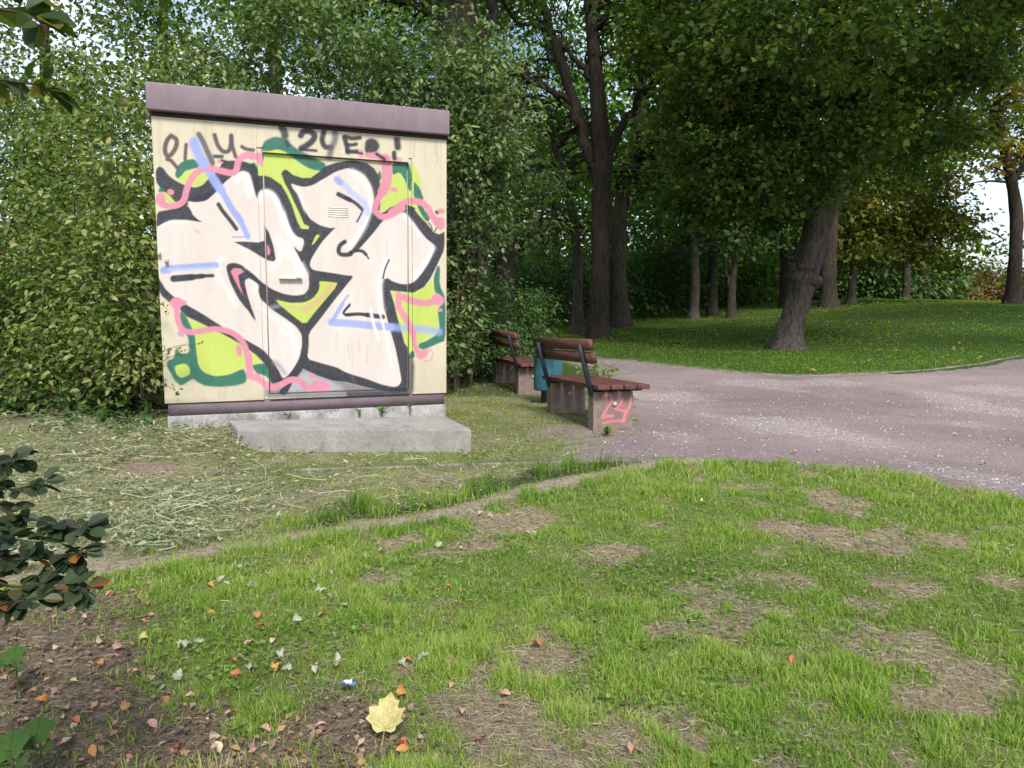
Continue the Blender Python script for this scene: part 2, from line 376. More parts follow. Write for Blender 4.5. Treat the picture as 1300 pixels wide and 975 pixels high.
rw = ramp(nt, [(.3, (.84, .83, .85)), (.7, (1.14, 1.12, 1.08))], sx.outputs[1]); c = mixc(nt, 'MULTIPLY', 1., c, rw.outputs[0])
n5 = noise(nt, co, 24, 4, .7); r5 = ramp(nt, [(.40, (0, 0, 0)), (.66, (.85, .85, .85))], n5)
f = mixc(nt, 'MULTIPLY', 1., r5.outputs[0], sx.outputs[0])
c = mixc(nt, 'MIX', f, c, (.47, .42, .395))
nt.links.new(c, bs.inputs['Base Color']); bs.inputs['Roughness'].default_value = .95; bs.inputs['Specular IOR Level'].default_value = .2
bump(nt, bs, n1, .014, 1.)
tag(pmb.build('gravel_path', pm), 'purple grey gravel path forking past the benches', None, kind='structure')

# pebbles on the path
def rough_stone(mb, C, S, tone):
    """octahedral pebble, vectorised"""
    n = len(C); base = A_([[1, 0, 0], [0, 1, 0], [-1, 0, 0], [0, -1, 0], [0, 0, .6], [0, 0, -.3]])
    V = C[:, None, :] + base[None]*S[:, None, None]*rng.uniform(.6, 1.3, (n, 6, 1))
    F = A_([[0, 1, 4], [1, 2, 4], [2, 3, 4], [3, 0, 4]])
    mb.add(V.reshape(-1, 3), ((np.arange(n)*6)[:, None, None]+F[None]).reshape(-1, 3), np.repeat(tone, 4))
n = 60000
px_, py_ = rng.uniform(.0, 13, n), rng.uniform(3.6, 15.5, n)
k = inpoly(px_, py_, PATHP.tolist()) & (rng.random(n) < .16+.8*gravelly(px_, py_))
px_, py_ = px_[k], py_[k]
smb = MB(); rough_stone(smb, np.column_stack([px_, py_, height(px_, py_)+.007]), rng.uniform(.003, .011, len(px_)), rng.random(len(px_)))
STONE = leafmat('loose_stone', [(0, (.28, .23, .22)), (.6, (.48, .43, .40)), (1, (.62, .58, .54))], 0., .9)
tag(smb.build('loose_gravel', STONE), 'pale loose gravel in worn streaks on the path', 'gravel', kind='stuff')

EDGE = wornmat('edging_stone', (.19, .17, .15), .35, 6, .003, .95, ((.10, .11, .06), .47))
# thin stone edgings
def edging(L, w, h, name, label, gap=0):
    P = spline(L, len(L)*8); T = unit(np.gradient(P, axis=0)); Nn = np.column_stack([-T[:, 1], T[:, 0]])
    mb = MB(); z = height(P[:, 0], P[:, 1])
    a_ = np.column_stack([P-Nn*w/2, z-.05]); b_ = np.column_stack([P+Nn*w/2, z-.05])
    a2 = a_.copy(); b2 = b_.copy(); hh = (h+.05+(fbm(P[:, 0], P[:, 1], 5, 8, 2)-.5)*.02)
    a2[:, 2] += hh; b2[:, 2] += hh
    V = np.stack([a_, a2, b2, b_], 1); k = len(P)
    F = []
    for i in range(k-1):
        for j in range(3): F.append([i*4+j, i*4+j+1, i*4+4+j+1, i*4+4+j])
    F += [[0, 1, 2, 3], [4*k-1, 4*k-2, 4*k-3, 4*k-4]]
    mb.add(V.reshape(-1, 3), F)
    tag(mb.build(name, EDGE), label, None, kind='structure')
edging([(-2.3, kerby(-2.3)), (-1.35, kerby(-1.35)), (-.3, kerby(-.3)), (.5, kerby(.5)), (1.3, kerby(1.3))], .03, .008, 'path_edging', 'thin concrete edging strip running past the foot of the step')
edging([(22.5, 23.5), (16.8, 20.15), (10.4, 15.3), (8.32, 13.52), (6.02, 12.03), (4.74, 11.57), (3.84, 11.68), (2.88, 12.69), (2.22, 13.7), (1.43, 14.72), (.6, 16.7)], .05, .015, 'path_edging', 'thin concrete edging strip curving along the park lawn')

# ------------------------------------------------------------------ grass
def blades(mb, x, y, L, w, lean, tone, z=None, curve=.5, wind=None):
    n = len(x)
    if z is None: z = height(x, y)
    an = rng.uniform(0, 6.283, n); ln = lean*rng.uniform(.3, 1.5, n)
    d = np.column_stack([np.cos(an), np.sin(an), np.zeros(n)]); b = an+rng.normal(0, .5, n)+1.57
    s = np.column_stack([np.cos(b), np.sin(b), np.zeros(n)])*(np.asarray(w)*.5*np.ones(n))[:, None]
    L = (L*np.ones(n))
    up = np.maximum(np.cos(np.clip(ln, 0, 1.45)), .08)
    p0 = np.column_stack([x, y, z-.004]); p1 = p0 + d*(L*.45*np.sin(ln*.6))[:, None]; p1[:, 2] += L*.5*up
    p2 = p0 + d*(L*np.sin(np.clip(ln, 0, 1.5)))[:, None]; p2[:, 2] += L*up*.92
    V = np.stack([p0-s, p0+s, p1+s*.8, p1-s*.8, p2], 1)
    bse = (np.arange(n)*5)[:, None]
    mb.add(V.reshape(-1, 3), bse+A_([0, 1, 2, 3]), tone)
    mb.f.append(bse+A_([3, 2, 4])+mb.n-n*5); mb.t.append(np.asarray(tone)*np.ones(n)); mb.m.append(np.zeros(n))
def polar(n, r0, r1, half=.86):
    a = rng.uniform(-half, half, n); r = r0*np.exp(rng.random(n)*math.log(r1/r0))
    return r*np.sin(a), r*np.cos(a), r
def kiosk_free(x, y):
    return ~(inpoly(x, y, KFOOT) | inpoly(x, y, SFOOT))
KSC = .882; KX, KY, KYAW, KW, KZT, KZB = -2.8563*KSC, 6.0864*KSC, .3572, 2.3943*KSC, EYE+(2.4764-EYE)*KSC, EYE+(.1924-EYE)*KSC
kd = A_([math.cos(KYAW), math.sin(KYAW)]); kn = A_([math.sin(KYAW), -math.cos(KYAW)])
def kp(u, o): return (A_([KX, KY])+kd*u+kn*o).tolist()
KFOOT = [kp(0, 0), kp(KW, 0), kp(KW, -2.3), kp(0, -2.3)]
SZ = .165
SFOOT = [gnd(301, 545, SZ)[:2].tolist(), gnd(598, 545, SZ)[:2].tolist(), gnd(566, 528, SZ)[:2].tolist(), gnd(291, 534, SZ)[:2].tolist()]
print('STEP', SFOOT, [kp(.4, 0), kp(KW, 0)])

# near lawn
x, y, r = polar(400000, 1.25, 7.5)
Zb = zones(x, y)
clump = fbm(x, y, 9, 41, 2)
pr = Zb['lawn']*(1-.93*Zb['that'])*(.5+1.2*SS((clump-.36)/.3)) + Zb['deb']*.09*(clump > .52)
k = rng.random(len(x)) < pr
x, y, r = x[k], y[k], r[k]; Zk = {q: v[k] for q, v in Zb.items()}
big = fbm(x, y, 1.3, 90, 3)
L = (.018+.042*SS((clump[k]-.3)/.5)*SS((big-.25)/.5)+.012*rng.random(len(x)))*(1+.25*(y > 4))*(1-.4*Zk['that'])
edgeb = np.exp(-((traily(x)-y-.12)/.13)**2)*(x > -1.3); L = L*(1+.5*edgeb)
t = np.clip(.50+.55*(big-.5)*1.6+.25*(fbm(x, y, 4, 6, 2)-.5)+rng.normal(0, .14, len(x))-.12*edgeb, 0, 1)
t = np.where(rng.random(len(x)) < .11, rng.uniform(.85, 1, len(x)), t)
g = MB(); blades(g, x, y, L*1.0, .0026*(1+(r-1.5)*.32)*rng.uniform(.55, 1.6, len(x)), .62, t)
tag(g.build('lawn_grass', LAWN), 'bright green lawn grass with bare thatched patches in the foreground', 'grass', kind='stuff')
# wild taller grass between trail and edging, and short grass by the benches
x, y, r = polar(160000, 2.3, 11)
Zb = zones(x, y); clump = fbm(x, y, 5, 43, 3)
free = kiosk_free(x, y) & ~inpoly(x, y, PATHP.tolist())
near_ = (y < 10.6) & (x > -3.6)
pr = Zb['tall']*(.35+.9*SS((clump-.36)/.15)) + (Zb['beyond']-Zb['tall']).clip(0)*(1-Zb['hay']*.55)*near_*(.22+.95*SS((clump-.42)/.15))*(1-.6*SS((x-.1)/.6)*(y < 6.4)) + Zb['trail']*.05
k = (rng.random(len(x)) < pr) & free
x, y, r, cl, ta = x[k], y[k], r[k], clump[k], Zb['tall'][k]
L = .02+.022*rng.random(len(x))+ta*.12*SS((cl-.38)/.25)*(.3+rng.random(len(x)))
t = np.clip(.62+(fbm(x, y, 2, 51, 2)-.5)*1.0+rng.normal(0, .14, len(x))-ta*.32, 0, 1); t = np.where(rng.random(len(x)) < .15*(1-ta), 1, t)
t = t-.25*ta*(fbm(x, y, 3, 8, 2) > .5)
g = MB(); blades(g, x, y, L, .0026*(1+(r-1.5)*.3)*rng.uniform(.6, 1.5, len(x)), .6, np.clip(t, 0, 1))
tag(g.build('rough_grass', LAWN), 'patchy yellow green grass between the trail, the step and the benches', 'grass', kind='stuff')
# park lawn
x, y, r = polar(150000, 9.5, 42, .8)
PF = spline(PATH_FAR[3:], 80); o_ = np.argsort(PF[:, 0]); fy = np.interp(x, PF[o_, 0], PF[o_, 1])
k = (y > fy+.12) & (x > .3) & (y < 40) & (x > 1.45-(y-14.6)*.02)
x, y, r = x[k], y[k], r[k]
big = fbm(x, y, .5, 61, 3)
g = MB(); blades(g, x, y, .028+.02*rng.random(len(x)), .005+.0012*r, .7, np.clip(.5+(big-.5)*1.2+rng.normal(0, .15, len(x)), 0, 1))
tag(g.build('park_lawn_grass', SHADE_LAWN), 'dark green mown lawn under the park trees', 'grass', kind='stuff')
# thatch and straw
def fibres(mb, x, y, L, w, tone, lift=.012):
    n = len(x); z = height(x, y)+rng.random(n)*lift+.003; an = rng.uniform(0, 6.283, n)
    d = np.column_stack([np.cos(an), np.sin(an), rng.normal(0, .14, n)])*(L*np.ones(n))[:, None]*.5
    s = np.column_stack([-np.sin(an), np.cos(an), rng.normal(0, .5, n)])*(w*np.ones(n))[:, None]*.5
    bend = rng.normal(0, .18, n)[:, None]*np.column_stack([-np.sin(an), np.cos(an), np.zeros(n)])*(L*np.ones(n))[:, None]
    c = np.column_stack([x, y, z])
    V = np.stack([c-d-s, c-d+s, c+bend+s, c+bend-s, c+d+s, c+d-s], 1); b = (np.arange(n)*6)[:, None]
    mb.add(V.reshape(-1, 3), np.concatenate([b+A_([0, 1, 2, 3]), b+A_([3, 2, 4, 5])]), np.concatenate([tone, tone]))
x, y, r = polar(150000, 1.3, 6.2); Zb = zones(x, y)
k = rng.random(len(x)) < Zb['that']*.9+Zb['deb']*.75+Zb['lawn']*.17+Zb['trail']*.5+Zb['beyond']*.30*(y < 7)*(x > -3)*(x < 1)
x, y, r, db = x[k], y[k], r[k], Zb['deb'][k]
g = MB(); fibres(g, x, y, .012+.032*rng.random(len(x)), .00105*(1+(r-1.5)*.45), np.clip(rng.random(len(x))-.45*db*(rng.random(len(x)) < .8), 0, 1))
tag(g.build('thatch', STRAW), 'dry brown thatch of old mown grass in the foreground lawn', 'dry grass', kind='stuff')
# cut weeds, left of the step
x, y, r = polar(130000, 2.3, 8.5); Zb = zones(x, y)
k = (rng.random(len(x)) < (Zb['hay']*(.25+.75*(fbm(x, y, 2.2, 303, 3) > .42))+.10*Zb['beyond']*(y < 5.6)*(x < .5))*(.35+.65*(fbm(x, y, 3, 3, 3) > .45))) & kiosk_free(x, y) & (y > traily(x)+.02) & (np.hypot((x+2.28)/1.3, y-4.5) > .20-.16*rng.random(len(x)))
x, y, r = x[k], y[k], r[k]; g = MB()
h1 = rng.random(len(x)) < .42
fibres(g, x[h1], y[h1], .05+.20*rng.random(h1.sum())**2, .0032, rng.uniform(.1, 1, h1.sum()), .07)
xx, yy = x[~h1], y[~h1]; n = len(xx)
D = rdir(n); D[:, 2] *= .3; N = rdir(n); N[:, 2] = abs(N[:, 2])+.5
leaves(g, np.column_stack([xx, yy, height(xx, yy)+.01+.05*rng.random(n)]), rng.uniform(.018, .05, n), D, N, .32, .18, rng.random(n)**1.3)
tag(g.build('cut_weeds', HAY), 'heap of wilted pale cut weeds strewn left of the concrete step', 'cut weeds', kind='stuff')
# low clover and small litter
x, y, r = polar(34000, 1.4, 5.5); Zb = zones(x, y)
k = rng.random(len(x)) < Zb['lawn']*.55*(fbm(x, y, 3.3, 71, 2) > .5); x, y = x[k], y[k]; n = len(x)
g = MB(); D = rdir(n); D[:, 2] = rng.random(n)*.3; N = rdir(n)*.4; N[:, 2] = 1
leaves(g, np.column_stack([x, y, height(x, y)+.012+.015*rng.random(n)]), rng.uniform(.008, .017, n)*(1+.1*y), D, N, .9, .08)
tag(g.build('clover', WEED), 'small clover leaves scattered through the lawn', 'clover', kind='stuff')
x, y, r = polar(30000, 1.3, 4); Zb = zones(x, y)
k = rng.random(len(x)) < Zb['deb']*.5+.010*Zb['lawn']; x, y = x[k], y[k]; n = len(x)
g = MB(); D = rdir(n); D[:, 2] *= .3; N = rdir(n)*.6; N[:, 2] = 1
leaves(g, np.column_stack([x, y, height(x, y)+.006+.012*rng.random(n)]), rng.uniform(.010, .032, n), D, N, .6, .15, rng.random(n)**1.4)
LITTER = leafmat('leaf_litter', [(0, (.09, .06, .045)), (.5, (.24, .155, .115)), (.8, (.36, .215, .16)), (.92, (.38, .21, .10)), (1, (.42, .36, .25))], .15, .8)
tag(g.build('leaf_litter', LITTER), 'crumbled brown leaf litter in the lower left corner', 'leaf litter', kind='stuff')

# ------------------------------------------------------------------ kiosk with the sprayed front
OG = dict(a=(190, 140), b=(315, 140), c=(440, 140), d=(190, 265), e=(315, 265), f=(440, 265), g=(190, 385), h=(315, 385), i=(440, 385))
def TR(s):
    """'a x y x y b x y ...' -> picture points of the traced painting"""
    out = []; o = (0, 0); w = s.split(); q = 0
    while q < len(w):
        if w[q] in OG: o = OG[w[q]]; q += 1; continue
        out.append((o[0]+float(w[q])/7.5, o[1]+float(w[q+1])/7.5)); q += 2
    return A_(out)
# homography picture -> facade (u, v)
src = A_([(192, 147), (567, 178), (567, 498), (208, 513)], float); dst = A_([(0, KZT), (KW, KZT), (KW, KZB), (0, KZB)], float)
def homog(s, d):
    Am = []; 
    for (x_, y_), (u_, v_) in zip(s, d):
        Am += [[x_, y_, 1, 0, 0, 0, -u_*x_, -u_*y_, -u_], [0, 0, 0, x_, y_, 1, -v_*x_, -v_*y_, -v_]]
    return np.linalg.svd(A_(Am))[2][-1].reshape(3, 3)
HUV = homog(src, dst); HPX = homog(dst, src)
def app(Hm, p): p = np.asarray(p, float); q = np.column_stack([p, np.ones(len(p))])@Hm.T; return q[:, :2]/q[:, 2:]
BEIGE = lin((222, 211, 186)); CREAM = lin((234, 222, 215)); BLK = lin((50, 53, 66)); LIME = lin((200, 218, 104)); GRN = lin((42, 116, 96)); PNK = lin((226, 146, 168)); BLU = lin((160, 174, 232)); WHT = lin((244, 243, 246)); BRN = lin((98, 80, 84)); GRY = lin((128, 130, 138))
def poly(s, c, soft=.8, al=1., smooth=True): return ('P', TR(s), c, soft, al, smooth)
def strk(s, w, c, soft=.9, al=1.): return ('S', TR(s), w, c, soft, al)
PAINT = [
 # underlying green and lime clouds
 poly('a 245 640 330 700 430 730 500 710 560 640 520 590 430 560 340 580 300 630', LIME),
 poly('a 240 600 270 520 330 475 420 460 465 500 475 540 400 560 340 575 300 625 270 650 245 630', GRN, 1.1),
 poly('b 10 520 60 490 95 540 95 610 40 590', GRN, 2),
 poly('b 130 350 160 290 250 250 340 260 410 320 500 390 620 440 740 500 745 550 700 580 600 560 520 515 430 450 350 400 280 375 200 395 130 390', GRN, 2.2),
 poly('b 95 540 120 470 170 400 270 378 340 388 430 450 520 520 620 565 700 575 640 660 480 680 400 660 345 610 370 700 410 780 450 900 500 975 e 500 30 440 30 b 360 800 300 720 220 640 100 628', LIME),
 poly('c 440 490 600 500 615 560 630 640 625 770 600 760 560 660 510 585 440 620', GRN, 1.1),
 poly('c 300 600 330 570 340 650 310 680', GRN, 1.5), poly('c 310 680 335 650 345 740 325 760', LIME, 1.2),
 poly('c 440 615 510 585 560 660 600 765 620 860 560 900 420 920 330 975 330 880 380 780 425 700', LIME),
 poly('c 622 490 670 560 705 640 722 800 690 730 640 670 622 640', LIME, 1.6),
 poly('c 640 665 700 740 740 850 690 850 640 830', GRN), poly('c 622 660 640 680 640 860 615 850', LIME),
 poly('c 660 870 720 900 760 975 f 765 20 800 90 775 125 720 80 690 10', GRN), poly('c 600 880 650 890 700 960 f 700 30 765 130 750 145 650 20', LIME),
 poly('f 420 770 640 790 750 735 820 670 840 790 905 850 880 975 i 870 60 880 240 820 310 700 370 650 450 600 500 580 400 540 300 490 130 460 0', LIME, 1.),
 poly('f 865 540 893 540 888 720 938 830 945 960 i 945 0 945 350 880 375 780 420 720 440 682 410 700 375 760 355 850 300 890 240 868 60 f 880 940 920 880 905 830 838 785 830 650', GRN, 1.2),
 poly('i 600 480 640 440 655 500 630 530 595 515', GRN),
 poly('g 285 60 345 125 400 240 430 300 440 450 460 590 510 660 620 695 750 680 890 615 925 700 910 760 800 790 650 800 520 790 440 750 405 720 290 795 230 740 180 650 150 590 165 545 210 530 230 500 235 440 265 440 290 480 370 480 360 320 320 280 280 190', GRN, 2.0),
 poly('g 225 600 330 572 372 610 378 680 300 715 250 690', LIME, 1.4),
 poly('g 345 125 430 170 570 230 760 330 900 410 975 460 h 0 440 70 490 140 560 100 575 40 590 g 890 620 750 682 620 695 510 660 462 600 440 450 425 290 385 190', LIME),
 poly('h 30 590 130 570 215 600 215 740 160 690 80 670 50 630', GRN, 1.4),
 # grey overspray along the door foot
 poly('h 215 740 330 700 520 600 800 690 975 760 i 590 840 590 860 590 870 300 880 0 890 h 600 905 160 905 160 800', GRY, 5, .9),
 poly('h 400 780 470 700 540 640 700 700 900 790 900 830 600 845 380 850', lin((196, 194, 200)), 6, .75),
 poly('i 590 480 640 540 650 600 640 830 600 900 540 930 300 900 0 895 i 0 840 590 820', BLK, 4, .85, False),
 # black body
 poly('a 55 570 90 530 130 550 170 610 240 665 330 710 430 735 500 715 570 640 660 550 700 490 780 475 900 485 975 510 b 50 500 95 560 100 625 100 840 85 845 0 700 a 900 900 300 900 240 870 180 830 100 740 60 680', BLK, 1.2),
 poly('a 65 965 180 945 290 920 340 880 400 960 d 410 60 520 130 350 115 200 115 100 160 60 170', BLK, 1.),
 poly('b 95 620 160 618 220 635 320 705 372 790 425 905 e 470 110 510 185 575 190 583 165 535 145 500 60 b 490 975 440 870 400 780 350 690 318 600 340 565 370 562 430 610 520 640 600 640 690 575 740 530 840 495 975 475 c 80 475 200 500 270 550 310 620 325 700 320 790 300 850 330 880 320 950 330 975 370 960 420 920 520 880 600 900 660 930 f 650 5 700 70 770 140 830 220 880 240 935 215 935 330 925 400 860 540 800 660 740 740 640 795 420 775 460 900 i 490 130 520 230 560 380 590 420 590 840 400 840 200 800 0 750 h 800 735 640 680 525 622 470 700 420 765 370 860 330 878 290 850 335 790 330 740 240 765 210 750 205 640 140 560 70 490 0 440 g 900 410 760 330 570 230 345 125 285 60 285 25 d 180 890 110 830 60 740 75 640 68 400 68 180 200 115 520 130 a 400 900 360 850 b 0 650', BLK, 1.0, 1., False),
 # green / lime islands inside the black
 poly('b 320 600 350 690 400 780 440 870 490 975 e 500 60 535 145 583 165 575 190 510 185 470 110 b 425 905 372 790 320 705', LIME),
 poly('e 650 243 690 245 640 320 603 352', LIME), poly('e 680 685 770 692 872 706 h 640 80 545 205 400 95 290 0 e 262 862 400 895 540 890 620 850 670 790 685 740', LIME),
 strk('e 800 730 720 830 600 920 540 950', 5.5, lin((226, 176, 150)), 1.6, .85), strk('e 400 930 470 940 560 980', 3.5, lin((226, 176, 150)), 1.4, .85),
 # cream letters
 poly('d 65 180 100 150 200 105 350 105 420 115 512 130 450 95 405 40 a 385 930 355 862 440 875 540 860 620 790 720 680 820 600 890 575 940 590 975 640 b 0 580 30 650 60 760 85 845 100 790 120 760 180 745 250 780 300 850 340 975 e 350 20 380 110 420 210 460 260 540 285 510 415 430 350 470 420 520 520 570 610 585 700 575 770 530 815 440 825 330 805 220 760 110 680 50 620 0 590 d 930 575 930 665 975 655 e 0 650 60 680 100 720 95 790 120 860 200 930 h 200 40 350 140 460 220 512 300 515 400 490 520 440 610 380 690 330 720 290 640 230 540 140 440 0 360 g 900 340 700 230 500 100 350 15 d 230 840 150 770 100 690 75 640 60 400', CREAM, 1.0),
 poly('b 410 690 460 710 540 728 620 710 740 640 840 580 940 550 c 20 548 100 570 180 620 240 720 265 830 260 900 f 240 30 180 180 90 340 48 388 90 405 120 385 250 240 350 110 460 40 520 20 580 50 640 130 700 210 770 290 850 350 790 500 720 610 650 690 590 715 520 712 440 685 400 655 355 668 340 720 350 850 360 975 i 370 60 420 250 470 420 510 620 530 740 500 785 450 797 330 770 200 720 0 660 h 850 610 700 570 565 530 580 400 580 285 680 160 800 0 f 0 728 75 636 0 630 e 800 607 620 580 590 540 600 480 700 320 810 200 840 175 780 180 680 150 590 90 540 0 b 540 960 480 800 430 740', CREAM, 1.0),
]
for s, w, al in (('a 830 650 890 620 930 660 960 800', 9, .9), ('b 120 860 130 800 190 775 250 820 300 920 e 330 40 370 170 420 260 500 330', 7, .95), ('e 290 300 380 380 450 470 530 620', 12, .8), ('e 230 560 330 430 400 420', 9, .6),
                 ('c 60 580 150 630 215 730 235 850 f 200 90 130 230 40 350', 7, .9), ('d 700 470 655 500 655 620 740 780 820 920', 5.5, .95), ('f 560 50 620 130 690 240', 5, .8), ('f 830 370 770 480 650 640', 5, .9),
                 ('f 400 480 345 600 320 750 330 900 i 340 60', 7, .9), ('h 130 50 210 110 330 180 420 270 460 380 440 520', 4.5, .8), ('h 330 260 400 310 420 370', 4, .8), ('e 10 640 60 700 70 800', 6, .6), ('b 470 740 520 860 560 960', 4, .6),
                 ('d 80 200 180 130 340 125', 3, .8), ('d 640 650 650 750', 3.5, .5), ('h 300 20 150 60', 4, .4)):
    PAINT.append(strk(s, w*1.15, WHT, 4.0, al*.62))
